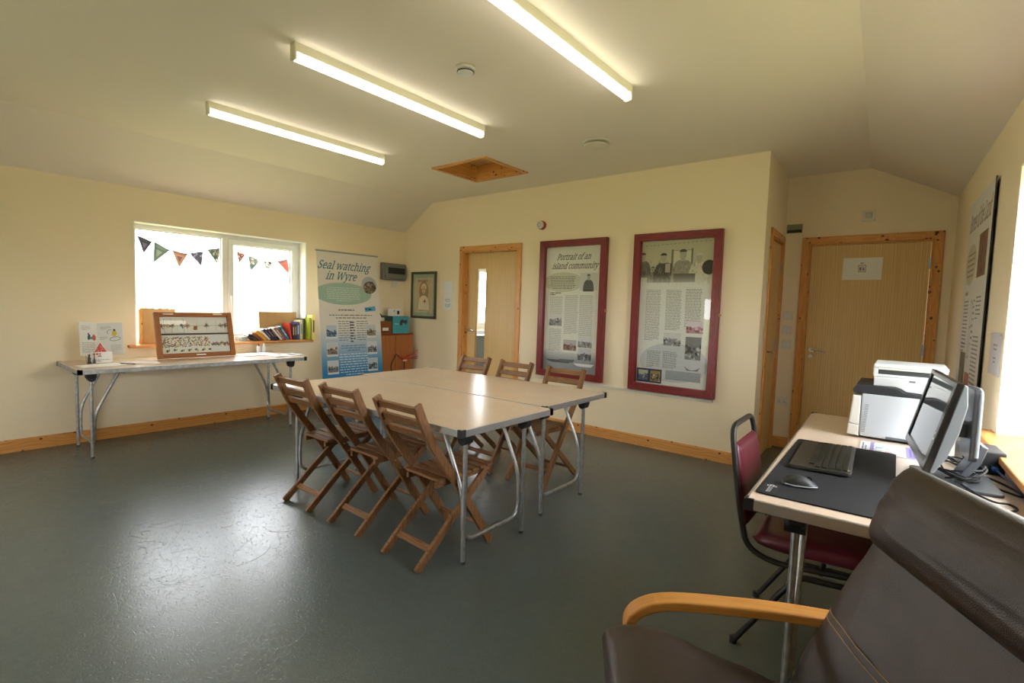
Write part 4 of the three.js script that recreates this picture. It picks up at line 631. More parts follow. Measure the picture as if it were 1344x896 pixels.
{
  // pull-up banner: leans back a little; local x across, z out of the picture
  const g = thing('pull_up_banner', 'pull-up banner about seal watching fading from cream to blue', 'banner', [0.44, 0, 1.085], PI / 2), w = 0.865, tilt = -0.105, H0 = 0.085, Hh = 1.965;
  mesh('base', rb(w + 0.05, 0.07, 0.1, 0, 0.043, 0, 0.015, 3), M.alu, g); for (const s of [-1, 1]) { mesh('end_cap', rb(0.014, 0.072, 0.102, s * (w / 2 + 0.03), 0.043, 0, 0.006), M.black, g); mesh('foot', rb(0.05, 0.012, 0.22, s * w * 0.33, 0.006, 0, 0.003), M.alu, g); }
  mesh('sheet', new RoundedBoxGeometry(w, Hh - H0, 0.0015, 1, 0.0005).translate(0, (Hh - H0) / 2, 0).rotateX(tilt).translate(0, H0, 0), M.paper, g);
  mesh('print', new THREE.PlaneGeometry(w, Hh - H0).translate(0, (Hh - H0) / 2, 0.0014).rotateX(tilt).translate(0, H0, 0), print(T.banner, 0.5), g);
  mesh('top_rail', cyl(0.011, w + 0.01, 0, Hh - H0, 0, 'x').rotateX(tilt).translate(0, H0, 0), M.alu, g); mesh('pole', cyl(0.008, Hh - H0, 0, (Hh - H0) / 2, -0.02).rotateX(tilt).translate(0, H0, 0), M.alu, g);
}

// ---------------------------------------------------------------- window sill: books, cardboard, jar
const SILL = W1.y0 + 0.026;
{
  const book = (label, z, t, h, d, color, o = {}) => {   // z: middle of the foot, t thick, lean in radians towards the far end of the sill
    const g = thing('book', label, 'book', [o.x ?? -0.045, SILL + (o.lift || 0.001), z], 0, 'books on the window sill'); g.rotation.x = o.lean || 0;
    const lean = o.lean || 0, cover = mat(color, 0.45), yy = Math.abs(Math.sin(lean)) * t / 2;
    g.position.y += yy;
    mesh('cover', [bx(d, h, 0.0025, 0, h / 2, -t / 2 + 0.00125), bx(d, h, 0.0025, 0, h / 2, t / 2 - 0.00125), rb(0.004, h, t, d / 2 - 0.002, h / 2, 0, 0.0015)], cover, g);
    mesh('pages', bx(d - 0.008, h - 0.008, t - 0.005, -0.002, h / 2, 0), mat(0xe9e2cf, 0.9), g);
    if (o.title) mesh('spine_title', rb(0.0008, h * 0.5, t * 0.4, d / 2 + 0.0003, h * 0.55, 0, 0.0002), mat(o.title, 0.5), g);
    return g;
  };
  const L = 0.69;
  // leaning ones, from the low end to the upright ones
  book('dark brown book lying lowest at the end of the leaning row', 2.11, 0.024, 0.105, 0.13, 0x3a2a26, { lean: 0.98 });
  book('dull red brown book leaning beside the orange one on the sill', 2.058, 0.022, 0.125, 0.13, 0x7a4c3e, { lean: 0.9 });
  book('orange yellow book leaning in the row on the sill', 2.01, 0.03, 0.145, 0.14, 0xd99a35, { lean: 0.78 });
  book('cream book leaning between the orange and navy books', 1.957, 0.02, 0.155, 0.14, 0xe6dcc6, { lean: 0.74 });
  book('navy book leaning next to the purple one', 1.922, 0.024, 0.165, 0.14, 0x24365a, { lean: 0.72, title: 0x7f8ea8 });
  book('dark purple book leaning in the row on the sill', 1.885, 0.022, 0.165, 0.14, 0x54304e, { lean: L, title: 0xb86a6a });
  book('black book leaning in front of the cardboard', 1.85, 0.02, 0.17, 0.14, 0x1f1f22, { lean: L, title: 0x9a9a90 });
  book('white book leaning between the black and pink books', 1.82, 0.018, 0.175, 0.14, 0xece8df, { lean: L });
  book('salmon pink book leaning in the row on the sill', 1.793, 0.024, 0.18, 0.14, 0xb9736a, { lean: 0.66, title: 0xe0c4b4 });
  book('grey brown book leaning next to the blue one', 1.763, 0.016, 0.18, 0.14, 0x847a66, { lean: 0.63 });
  book('sky blue book leaning against the red one', 1.735, 0.022, 0.185, 0.14, 0x3f86b8, { lean: 0.58, title: 0xc8dce6 });
  book('bright red book leaning slightly on the sill', 1.702, 0.02, 0.2, 0.14, 0xcf4530, { lean: 0.16 });
  book('dark red upright book with pale bands', 1.675, 0.026, 0.192, 0.14, 0x5e2226, { title: 0xd8c8b0 });
  book('black green upright book beside the purple blue one', 1.647, 0.024, 0.195, 0.14, 0x26332b, { title: 0xb9b48a });
  book('purple blue upright book on the sill', 1.617, 0.032, 0.215, 0.14, 0x474c8e, { title: 0xcfd2ea });
  book('cream upright book with a teal head on the sill', 1.58, 0.034, 0.235, 0.15, 0xdcca98, { title: 0x5aa0a0 });
  book('dark green tall upright book beside the lime one', 1.548, 0.024, 0.255, 0.15, 0x46553a);
  book('lime green tall book near the end of the sill', 1.514, 0.022, 0.268, 0.1, 0xa3ad2e, { x: 0.056 });
  book('pale yellow tall book with dark lettering at the end of the sill', 1.47, 0.044, 0.3, 0.11, 0xe6d070, { x: 0.06, title: 0x3b3a2c });
  const cb = mesh('cardboard_sheet', uvm(rb(0.004, 0.33, 0.455, 0, 0.165, 0, 0.001).rotateZ(0.06)), M.cardboard); cb.position.set(-0.128, SILL, 1.78); tag(cb, 'brown cardboard sheet standing behind the row of books', 'cardboard');
  const lc = thing('wooden_offcut', 'ragged topped brown board standing at the far end of the sill', 'board', [-0.11, SILL, 3.02], PI / 2);
  const r = rng(17), top = []; for (let i = 0; i <= 22; i++) top.push([0.15 - i * 0.3 / 22, 0.35 + 0.022 * (r() - 0.5)]);
  mesh('board', uvm(slab([[-0.15, 0], [0.15, 0], ...top], -0.004, 0.004), 'y'), mat(0xffffff, 0.8, { map: T.card }), lc); mesh('edge_strip', uvm(rb(0.03, 0.34, 0.012, -0.15, 0.17, 0.004, 0.003), 'y'), M.pine, lc);
  const j = thing('glass_jar', 'small glass jar beside the leaning books', 'jar', [-0.05, SILL, 2.3]); mesh('jar', lathe([[0.001, 0.001], [0.02, 0.001], [0.022, 0.01], [0.022, 0.045], [0.017, 0.052], [0.015, 0.052], [0.019, 0.044], [0.019, 0.012], [0.001, 0.006]], 24), phys(0xf2efe8, 0.08, { transmission: 0.8, thickness: 0 }), j); mesh('contents', cyl(0.017, 0.02, 0, 0.017, 0), mat(0xc99a8a, 0.7), j);
  const k = thing('clear_tub', 'low clear plastic tub between the jar and the books', 'tub', [-0.05, SILL, 2.228]); mesh('tub', slab(roundRect(-0.04, -0.035, 0.04, 0.035, 0.008), 0, 0.045, [roundRect(-0.037, -0.032, 0.037, 0.032, 0.007)]).rotateX(-PI / 2), phys(0xdfeceb, 0.15, { transmission: 0.6, thickness: 0 }), k); mesh('lid', rb(0.084, 0.006, 0.074, 0, 0.048, 0, 0.002), mat(0xcfe0de, 0.3), k);
}
// ---------------------------------------------------------------- bunting outside the panes: a cord and nine cloth pennants
{
  const g = thing('bunting', 'cord of nine patterned cloth pennants hung across the outside of the window', 'bunting', [-0.27, 0, 0]);
  const F = [[[3.144, 1.942], [3.09, 1.767], [3.01, 1.898]], [[3.003, 1.898], [3.006, 1.682], [2.856, 1.829]], [[2.842, 1.831], [2.775, 1.654], [2.694, 1.806]], [[2.68, 1.816], [2.563, 1.68], [2.547, 1.846]], [[2.508, 1.875], [2.409, 1.726], [2.353, 1.908]], [[2.199, 1.891], [2.175, 1.746], [2.098, 1.857]], [[2.073, 1.851], [2.048, 1.651], [1.933, 1.802]], [[1.907, 1.805], [1.844, 1.638], [1.779, 1.807]], [[1.733, 1.811], [1.561, 1.648], [1.6, 1.851]]];
  const pat = (bg, fn) => canvasTex(128, 128, (x) => { x.fillStyle = bg; x.fillRect(0, 0, 128, 128); fn(x, rng(bg.charCodeAt(2) * 31 + bg.charCodeAt(5))); });
  const spots = (cols, n, s) => (x, r) => { for (let i = 0; i < n; i++) { x.fillStyle = cols[i % cols.length]; x.beginPath(); x.ellipse(128 * r(), 128 * r(), s * (0.4 + r()), s * (0.4 + r()), 0, 0, 7); x.fill(); } };
  const tri = (cols) => (x) => cols.forEach((c, i) => { x.fillStyle = c; const k = i * 20; x.beginPath(); x.moveTo(k, k * 0.7 + 8); x.lineTo(128 - k, k * 0.7 + 8); x.lineTo(64, 128 - k * 1.1); x.fill(); });
  const P = [pat('#2c2836', tri(['#4a4458', '#332e40', '#6d6474'])), pat('#59665f', tri(['#7d8c84', '#66756d', '#98a08a'])), pat('#6d5a5a', tri(['#a07a6a', '#c49a78', '#7e6470'])), pat('#5a566a', spots(['#c9c8d2'], 40, 5)), pat('#2f4438', spots(['#7da08a', '#b0584c', '#c9bd92'], 60, 6)), pat('#8a4a3e', spots(['#e0cdbd', '#3a2a2a'], 60, 6)), pat('#7f8f8c', spots(['#c98a78', '#e4dcd0'], 24, 12)), pat('#dcdcd8', spots(['#17171a'], 60, 6)), pat('#a04a42', tri(['#8a5a62', '#cf5a44', '#b04e42']))];
  F.forEach(([a, b, c], i) => {
    const N = 8, pos = [], uv = [], idx = [], r = rng(i + 3);
    for (let s = 0; s < 2; s++) for (let u = 0; u <= N; u++) for (let v = 0; v <= N - u; v++) { const A = 1 - (u + v) / N, B = u / N, C = v / N, z = a[0] * A + b[0] * B + c[0] * C, y = a[1] * A + b[1] * B + c[1] * C, w = 0.006 * Math.sin(5 * C + 4 * B + i); pos.push(w + (s ? -0.0012 : 0), y, z); uv.push(C + B * 0.5, 1 - B); }
    const id = (s, u, v) => { let k = 0; for (let q = 0; q < u; q++) k += N - q + 1; return s * (N + 1) * (N + 2) / 2 + k + v; };
    for (let s = 0; s < 2; s++) for (let u = 0; u < N; u++) for (let v = 0; v < N - u; v++) { const t = [id(s, u, v), id(s, u + 1, v), id(s, u, v + 1)]; idx.push(...(s ? t.reverse() : t)); if (v < N - u - 1) { const q = [id(s, u + 1, v), id(s, u + 1, v + 1), id(s, u, v + 1)]; idx.push(...(s ? q.reverse() : q)); } }
    const ge = new THREE.BufferGeometry(); ge.setAttribute('position', new THREE.Float32BufferAttribute(pos, 3)); ge.setAttribute('uv', new THREE.Float32BufferAttribute(uv, 2)); ge.setIndex(idx); ge.computeVertexNormals();
    mesh('pennant', ge, phys(0xffffff, 0.95, { map: P[i], transmission: 0.35, thickness: 0 }), g);
  });
  mesh('cord', tube([[0.003, 2.0, 3.22], ...F.flatMap(([a, , c]) => [[0.003, a[1] + 0.004, a[0]], [0.003, c[1] + 0.004, c[0]]]), [0.003, 1.9, 1.52]], 0.003, 120, 6), mat(0xd8d4c8, 0.8), g);
  for (const [y, z] of [[2.0, 3.225], [1.9, 1.515]]) mesh('hook', cyl(0.003, 0.03, 0.0, y, z, 'z', 0.003, 8), M.steel, g);
}
// ---------------------------------------------------------------- on the display table
T.flies = canvasTex(900, 560, (x, w, h) => {
  x.fillStyle = '#e9eae2'; x.fillRect(0, 0, w, h); const r = rng(23);
  x.fillStyle = '#23211d'; x.fillRect(0, 262, w, 14);
  const tuft = (cx, cy, s, col) => { x.strokeStyle = col; x.lineWidth = 4; for (let i = 0; i < 30; i++) { const a = r() * 6.28; x.beginPath(); x.moveTo(cx, cy); x.lineTo(cx + Math.cos(a) * s * (0.4 + r()), cy + Math.sin(a) * s * (0.5 + 0.9 * r())); x.stroke(); } };
  const cols = ['#5c4434', '#7a5a48', '#a8604e', '#3a3a36', '#8a8a5a', '#4c5a44', '#b89a5e'];
  for (const y of [140, 430]) { x.strokeStyle = '#8a7358'; x.lineWidth = 4; x.beginPath(); x.moveTo(0, y); x.lineTo(w, y - 8); x.stroke(); }
  for (let i = 0; i < 14; i++) { const cx = 25 + i * 65; if (i < 3 || i === 4 || r() > 0.35) tuft(cx, 135, i < 4 ? 46 : 34, cols[Math.floor(r() * 7)]); x.strokeStyle = '#6f6a5e'; x.lineWidth = 2; if (i % 2) { x.beginPath(); x.moveTo(cx, 60); x.lineTo(cx, 220); x.stroke(); } }
  x.strokeStyle = '#77766a'; x.lineWidth = 4; x.strokeRect(150, 30, 155, 215); x.strokeRect(58, 30, 92, 215);
  for (let i = 0; i < 420; i++) { x.fillStyle = [...cols, '#d8b65a', '#c96a58', '#f4f2e6'][Math.floor(r() * 10)]; const px = r() * 620, py = 300 + r() * 150; x.fillRect(px, py, 6 + 12 * r(), 6 + 12 * r()); }
  for (let i = 0; i < 30; i++) { x.fillStyle = ['#f6efd0', '#dfe4dc', '#3a3f3a', '#9aa88e'][i % 4]; x.beginPath(); x.ellipse(20 + i * 23, 500 + 24 * r(), 12, 20, r(), 0, 7); x.fill(); }
  x.fillStyle = '#dfe6e4'; x.fillRect(640, 290, w - 640, 260); for (let i = 0; i < 10; i++) tuft(670 + i * 24, 420 + 40 * (r() - 0.5), 24, cols[i % 7]);
});
{
  const g = thing('display_case', 'glazed wooden case of fishing flies leaning back on the display table', 'display case', [0.318, TH, 2.805], PI / 2), w = 0.69, h = 0.45, b = 0.042, tilt = -0.27;
  const T2 = (ge) => ge.rotateX(tilt).translate(0, 0.0072, 0);
  for (const s of [-1, 1]) mesh('frame_stile', T2(uvm(rb(b, h, 0.045, s * (w / 2 - b / 2), h / 2, 0, 0.004), 'y', [s * 0.2, 0])), M.casewood, g);
  for (const y of [b / 2, h - b / 2]) mesh('frame_rail', T2(uvm(rb(w - 2 * b, b, 0.043, 0, y, 0, 0.004), 'x', [y, 0])), M.casewood, g);
  mesh('backing', T2(bx(w - 2 * b, h - 2 * b, 0.01, 0, h / 2, -0.014)), M.offwhite, g); mesh('flies', T2(sheet(w - 2 * b, h - 2 * b, 0, h / 2, -0.0085)), print(T.flies, 0.7), g); mesh('divider', T2(rb(w - 2 * b, 0.012, 0.02, 0, h * 0.52, 0.002, 0.003)), mat(0x3a2a1c, 0.5), g);
  mesh('glass_pane', T2(sheet(w - 2 * b, h - 2 * b, 0, h / 2, 0.014)), M.pictureGlass, g);
  for (const [x, y] of [[-0.23, h - 0.02], [0.21, h - 0.02], [0.02, 0.02]]) mesh('name_strip', T2(rb(0.085, 0.012, 0.002, x, y, 0.0233, 0.0006)), M.paper, g);
  mesh('prop', uvm(rb(0.03, 0.33, 0.012, 0, 0, 0, 0.002).rotateX(0.5).translate(0, 0.163, -0.148), 'y'), M.casewood, g);
}
T.pageL = canvasTex(220, 440, (x, w, h) => { x.fillStyle = '#efeeea'; x.fillRect(0, 0, w, h); lines(x, 20, 45, 120, 4, 16, { seed: 201, color: 'rgba(120,130,140,.6)' }); lines(x, 15, 270, 180, 8, 18, { seed: 202, color: 'rgba(120,125,130,.6)' }); x.fillStyle = '#2d5a78'; x.beginPath(); x.ellipse(110, 195, 18, 40, 0.2, 0, 7); x.fill(); x.fillStyle = '#5aa0a4'; x.fillRect(120, 190, 40, 34); x.fillStyle = '#c0605c'; x.beginPath(); x.ellipse(175, 200, 24, 40, 0, 0, 7); x.fill(); x.fillStyle = '#3a3430'; x.beginPath(); x.ellipse(105, 150, 9, 11, 0, 0, 7); x.fill(); });
T.pageR = canvasTex(300, 440, (x, w, h) => { x.fillStyle = '#dcdbd8'; x.fillRect(0, 0, w, h); lines(x, 40, 50, 130, 3, 16, { seed: 203, color: 'rgba(120,120,125,.6)' }); lines(x, 30, 190, 90, 3, 16, { seed: 204, color: 'rgba(110,110,115,.7)' }); lines(x, 150, 310, 130, 6, 16, { seed: 205, color: 'rgba(120,120,125,.5)' }); x.fillStyle = '#d6b93a'; x.beginPath(); x.ellipse(200, 150, 30, 42, 0, 0, 7); x.fill(); x.fillStyle = '#2e2c2c'; x.beginPath(); x.ellipse(202, 103, 14, 14, 0, 0, 7); x.fill(); x.strokeStyle = '#556a78'; x.lineWidth = 6; x.beginPath(); x.ellipse(205, 225, 64, 26, -0.1, 0, 7); x.stroke(); x.beginPath(); x.arc(150, 130, 34, 2.4, 5.2); x.stroke(); });
T.tent = canvasTex(260, 300, (x, w, h) => { x.fillStyle = '#f3f2f0'; x.fillRect(0, 0, w, h); x.fillStyle = '#c43a34'; x.beginPath(); x.moveTo(118, 10); x.lineTo(196, 150); x.lineTo(44, 150); x.fill(); const r = rng(9); for (let i = 0; i < 30; i++) { x.fillStyle = '#e9b5ac'; x.fillRect(70 + 110 * r(), 60 + 85 * r(), 8, 5); } lines(x, 35, 168, 190, 1, 24, { seed: 211, color: '#c8382f', weight: 0.8 }); lines(x, 90, 200, 80, 1, 20, { seed: 212, weight: 0.7 }); lines(x, 20, 255, 220, 2, 18, { seed: 213, color: 'rgba(110,110,115,.7)', weight: 0.4 }); });
{
  const g = thing('open_album', 'open white picture album standing on its stand at the table end', 'album', [0.17, TH, 3.565], PI / 2);
  mesh('stand', [fpipe([[-0.09, 0.006, 0.05], [-0.09, 0.05, 0.02], [-0.09, 0.2, -0.05], [0.09, 0.2, -0.05], [0.09, 0.05, 0.02], [0.09, 0.006, 0.05]], 0.02, 0.003, 6), fpipe([[-0.09, 0.05, 0.02], [-0.09, 0.045, 0.055], [0.09, 0.045, 0.055], [0.09, 0.05, 0.02]], 0.01, 0.003, 6), fpipe([[0, 0.2, -0.05], [0, 0.004, -0.1]], 0.01, 0.003, 6)], M.steel, g);
  const leaf = (x0, x1, turn, tex, name) => { const w = x1 - x0; const q = (ge) => ge.translate((x0 + x1) / 2, 0.148, 0).rotateY(turn).rotateX(-0.22).translate(0, 0.05, 0.03); mesh('page_block', q(rb(w, 0.295, 0.012, 0, 0, 0, 0.002)), M.paper, g); mesh(name, q(sheet(w - 0.006, 0.288, 0, 0, 0.0064)), print(tex, 0.4), g); };
  leaf(-0.15, 0, 0.45, T.pageL, 'left_page'); leaf(0, 0.185, -0.25, T.pageR, 'right_page');
  const c = thing('tent_card', 'small white card with a red triangle and red heading', 'card', [0.32, TH, 3.565], PI / 2 + 0.08); mesh('card', slab([[-0.085, 0], [0.075, 0], [0.075, 0.092], [0.035, 0.1], [-0.005, 0.185], [-0.05, 0.1], [-0.085, 0.092]], -0.001, 0.0005).rotateX(-0.12), M.paper, c);
  const ps = slab([[-0.084, 0.001], [0.074, 0.001], [0.074, 0.091], [0.034, 0.099], [-0.005, 0.183], [-0.049, 0.099], [-0.084, 0.091]], 0, 0.0003), p = ps.attributes.position, uv = ps.attributes.uv; for (let i = 0; i < p.count; i++) uv.setXY(i, (p.getX(i) + 0.085) / 0.16, p.getY(i) / 0.19); mesh('print', ps.translate(0, 0, 0.0006).rotateX(-0.12), print(T.tent, 0.5), c); mesh('strut', bx(0.08, 0.09, 0.001, 0, 0, 0).rotateX(0.35).translate(0, 0.042, -0.026), M.paper, c);
  const f = thing('figurine', 'tiny dark figurine beside the red and white card', 'figurine', [0.345, TH, 3.66]); mesh('body', lathe([[0.001, 0], [0.018, 0], [0.014, 0.01], [0.01, 0.03], [0.014, 0.045], [0.006, 0.058], [0.009, 0.068], [0.006, 0.08], [0.001, 0.082]], 16), mat(0x4a4038, 0.5), f); mesh('spire', lathe([[0.001, 0], [0.011, 0.0], [0.004, 0.05], [0.001, 0.1]], 12).translate(-0.0, 0, -0.035), mat(0x57534c, 0.5), f);
  for (const [label, x, z, w, d, turn, n] of [['loose white papers by the figurine at the table end', 0.53, 3.62, 0.2, 0.3, 0.1, 1], ['white sheets lying between card and display case', 0.5, 3.33, 0.21, 0.26, -0.12, 2], ['flat white sheets lying in front of the two little bottles', 0.3, 2.24, 0.26, 0.36, 0.06, 3]]) {
    const s = thing('paper_sheets', label, 'paper', [x, TH, z], turn); for (let i = 0; i < n + 1; i++) mesh('sheet', rb(w - i * 0.006, 0.0012, d - i * 0.012, 0.004 * i, 0.001 + 0.0014 * i, 0.006 * i, 0.0004, 1).rotateY(i * 0.03), M.paper, s);
  }
  const pen = thing('pencil', 'dark pencil lying at the edge of the white sheets', 'pencil', [0.56, TH + 0.0065, 3.44], 0.5); mesh('barrel', cyl(0.0042, 0.15, 0, 0, 0, 'x', 0.0042, 8), mat(0x4a4540, 0.5), pen); mesh('tip', new THREE.ConeGeometry(0.0042, 0.016, 8).rotateZ(-PI / 2).translate(0.083, 0, 0), mat(0xd4b083, 0.7), pen);
  const bl = thing('open_booklet', 'open booklet with dark pictures near the end of the display table', 'booklet', [0.6, TH, 2.07], PI / 2 + 0.1);
  for (const s of [-1, 1]) { const N = 8, top = [], bot = []; for (let i = 0; i <= N; i++) { const t = i / N; top.push([s * 0.16 * t, 0.004 + 0.014 * Math.sin(t * PI * 0.75)]); bot.push([s * 0.16 * t, 0.0008]); } mesh('leaf', slab(s > 0 ? [...bot, ...top.reverse()] : [...bot, ...top.reverse()].reverse(), -0.105, 0.105), M.paper, bl); }
  mesh('picture', rb(0.11, 0.001, 0.15, 0, 0, 0, 0.0003, 1).rotateZ(-0.08).translate(0.085, 0.0185, 0), mat(0x6e4f48, 0.5), bl);
  for (const [label, z, x, cap] of [['small white bottle with a red cap on the display table', 2.135, 0.13, M.red], ['small white bottle with a white cap beside the red capped one', 2.085, 0.15, M.white]]) { const b = thing('glue_bottle', label, 'bottle', [x, TH, z]); mesh('body', lathe([[0.001, 0.0005], [0.018, 0.0005], [0.0195, 0.006], [0.0195, 0.06], [0.012, 0.075], [0.008, 0.078], [0.001, 0.078]], 24), phys(0xf4f5f6, 0.3, { transmission: 0.2, thickness: 0 }), b); mesh('cap', lathe([[0.001, 0.077], [0.009, 0.077], [0.008, 0.092], [0.003, 0.106], [0.001, 0.106]], 16), cap, b); mesh('label', cyl(0.0198, 0.03, 0, 0.033, 0, 'y', 0.0198, 24), mat(0xd5dde2, 0.5), b); }
}
// ---------------------------------------------------------------- on the desk (local frame of the desk: x to the wall, z to the camera)
const DT = 0.045, deskAt = (x, z, y = TH) => [x, y, z];
{
  T.logo = canvasTex(256, 128, (x, w, h) => { x.fillStyle = '#121315'; x.fillRect(0, 0, w, h); x.strokeStyle = '#d8d8d8'; x.lineWidth = 7; for (const [cx, cy] of [[200, 44], [222, 66], [200, 88]]) { x.beginPath(); x.arc(cx, cy, 15, 0, 6.3); x.stroke(); } x.fillStyle = '#d8d8d8'; for (let i = 0; i < 7; i++) { x.fillRect(20 + i * 22, 48, 5, 32); x.fillRect(20 + i * 22, 48, 14, 5); if (i % 2) x.fillRect(20 + i * 22, 75, 14, 5); } });
  const m = thing('desk_mat', 'black desk mat with a small white logo under the keyboard', 'mat', [5.646, TH + 0.0012, 2.428], 0.03); mesh('mat', slab(roundRect(-0.19, -0.475, 0.19, 0.475, 0.02), 0, 0.004, [], 0.001).rotateX(-PI / 2), M.matBlack, m); mesh('logo', new THREE.PlaneGeometry(0.1, 0.05).rotateX(-PI / 2).rotateY(PI / 2).translate(-0.155, 0.0043, 0.405), print(T.logo, 0.8), m);
  const k = thing('keyboard', 'black wireless keyboard on the desk mat', 'keyboard', [5.592, TH + 0.0055, 2.285], 0.055);   // length along z
  const wx = 0.205, wz = 0.475; mesh('case', slab(roundRect(-wx / 2, -wz / 2, wx / 2, wz / 2, 0.014), 0, 0.014, [], 0.003).rotateX(-PI / 2).rotateZ(0.03).translate(0, 0.004, 0), mat(0x33322d, 0.38), k);
  const keys = [], cap = (x, z, w, d) => { const ge = rb(w, 0.006, d, x, 0.021 + x * 0.03, z, 0.0015, 1); keys.push(ge); };
  for (let row = 0; row < 6; row++) { const x = -0.03 + row * 0.0225, n = row === 0 ? 9 : 20; let z = -wz / 2 + 0.014; for (let i = 0; i < n; i++) { const w = row === 0 && i === 4 ? 0.13 : row === 0 ? 0.035 : 0.0225; const dd = Math.min(w, wz / 2 - 0.012 - z); if (dd < 0.012) break; cap(x, z + dd / 2, row === 5 ? 0.014 : 0.0185, dd - 0.0035); z += dd; } }
  mesh('keys', keys, mat(0x24241f, 0.45), k).userData.kind = 'stuff'; mesh('power_button', cyl(0.006, 0.003, 0.09, 0.0215, 0.205, 'y', 0.006, 16), mat(0xa8a290, 0.4), k); for (const s of [-1, 1]) mesh('foot', rb(0.02, 0.008, 0.04, 0.08, 0.004, s * 0.18, 0.002), M.black, k);
  const mo = thing('computer_mouse', 'dark grey wireless mouse on the desk mat', 'mouse', [5.575, TH + 0.0055, 2.735], 0.35);   // length along x
  { const S = 18, Q = 20, pos = [], idx = []; for (let i = 0; i <= S; i++) { const t = i / S, e = Math.pow(Math.max(0.0005, 1 - Math.pow(Math.abs(2 * t - 1), 2.6)), 0.5), top = 0.039 * Math.pow(Math.sin(PI * (0.08 + 0.86 * Math.pow(t, 0.8))), 0.8), w = 0.033 * e * (1 - 0.12 * Math.sin(PI * t)); for (let j = 0; j < Q; j++) { const a = j / Q * 2 * PI; pos.push(-0.058 + 0.116 * t, Math.max(0.001, Math.sin(a) * top * (0.35 + 0.65 * e)), Math.cos(a) * w * 1.02); } }
    for (let i = 0; i < S; i++) for (let j = 0; j < Q; j++) { const a = i * Q + j, b = i * Q + (j + 1) % Q; idx.push(a, a + Q, b, b, a + Q, b + Q); } const ge = new THREE.BufferGeometry(); ge.setAttribute('position', new THREE.Float32BufferAttribute(pos, 3)); ge.setIndex(idx); ge.computeVertexNormals(); mesh('shell', ge, mat(0x2c2f31, 0.45), mo); mesh('wheel', new THREE.TorusGeometry(0.006, 0.003, 8, 18).translate(0.03, 0.0275, 0), M.black, mo); mesh('side_band', tube([[-0.05, 0.009, 0.024], [-0.02, 0.007, 0.033], [0.02, 0.007, 0.033], [0.05, 0.007, 0.022]], 0.0018, 20, 6), mat(0xb8bcbc, 0.3), mo); }
  const le = thing('leaflet', 'purple and white printed leaflet lying beside the printer', 'leaflet', [5.79, TH, 1.865], 0.04); mesh('sheet', rb(0.215, 0.0012, 0.235, 0, 0.0016, 0, 0.0004, 1), M.paper, le); mesh('print', new THREE.PlaneGeometry(0.213, 0.233).rotateX(-PI / 2).translate(0, 0.0026, 0), print(T.leaflet, 0.4), le);
}
{
  // printer: the long vented side faces the camera
  const g = thing('laser_printer', 'white laser printer with a black top on the desk', 'printer', [5.615, TH + 0.0008, 1.69], 0.02), L = 0.37, D = 0.38;
  const wm = mat(0xc3c9ce, 0.4), grille = []; for (let i = 0; i < 17; i++) grille.push(rb(0.016, 0.0032, 0.003, 0.062 + 0.0006 * i, 0.035 + i * 0.0085, 0.0, 0.001, 1));
  mesh('side_body', rb(L - 0.048, 0.214, D, 0.048 + (L - 0.048) / 2, 0.119, -D / 2, 0.008), wm, g);
  mesh('front_cover', slab([[0, 0.07], [0.046, 0.066], [0.046, 0.214], [0.012, 0.214]].map(([x, y]) => [x, y]), -D, -0.0, [], 0.006), mat(0xe8e6dd, 0.35), g);
  mesh('paper_tray', slab([[-0.004, 0.014], [0.046, 0.010], [0.046, 0.064], [-0.001, 0.068]], -D, -0.0, [], 0.005), mat(0xe8e6dd, 0.35), g);
  mesh('vent_grille', grille, mat(0x8d9397, 0.5), g); mesh('foot_bar', rb(0.2, 0.012, D - 0.04, 0.25, 0.006, -D / 2, 0.003), M.dark, g); mesh('base_strip', rb(0.19, 0.012, 0.006, 0.25, 0.02, 0.0015, 0.002), mat(0x5c6166, 0.4), g); for (const x of [0.03, 0.09]) mesh('foot', cyl(0.012, 0.012, x, 0.0065, -0.06, 'y', 0.012, 12), M.black, g);
  mesh('top_cover', slab([[0.012, 0.226], [L, 0.226], [L, 0.243], [0.215, 0.247], [0.195, 0.262], [0.175, 0.268], [0.022, 0.268], [0.008, 0.24]], -D + 0.004, -0.001, [], 0.004), M.dark, g);
  // scanner unit on top
  const s = mesh('scanner_base', slab([[0.09, 0.269], [0.178, 0.269], [0.2, 0.262], [0.22, 0.249], [L, 0.245], [L, 0.312], [0.09, 0.312]], -D + 0.03, -0.02, [], 0.004), mat(0xcacdd0, 0.4), g); mesh('display', rb(0.024, 0.008, 0.002, 0.24, 0.302, -0.019, 0.001), mat(0x60666a, 0.3), s);
  const lid = mesh('scanner_lid', [rb(0.285, 0.018, D - 0.05, 0.228, 0.366, -D / 2 - 0.004, 0.006), rb(0.285, 0.014, D - 0.05, 0.228, 0.319, -D / 2 - 0.004, 0.005), rb(0.02, 0.05, D - 0.06, 0.094, 0.343, -D / 2 - 0.004, 0.005), rb(0.285, 0.05, 0.02, 0.228, 0.343, -D + 0.03, 0.004)], mat(0xcdd0cf, 0.4), g); mesh('feed_slot', rb(0.262, 0.024, D - 0.07, 0.236, 0.337, -D / 2 - 0.008, 0.003), mat(0x3a3d40, 0.5), lid); mesh('feed_guide', rb(0.265, 0.008, D - 0.06, 0.236, 0.353, -D / 2 - 0.003, 0.002), M.white, lid);
}
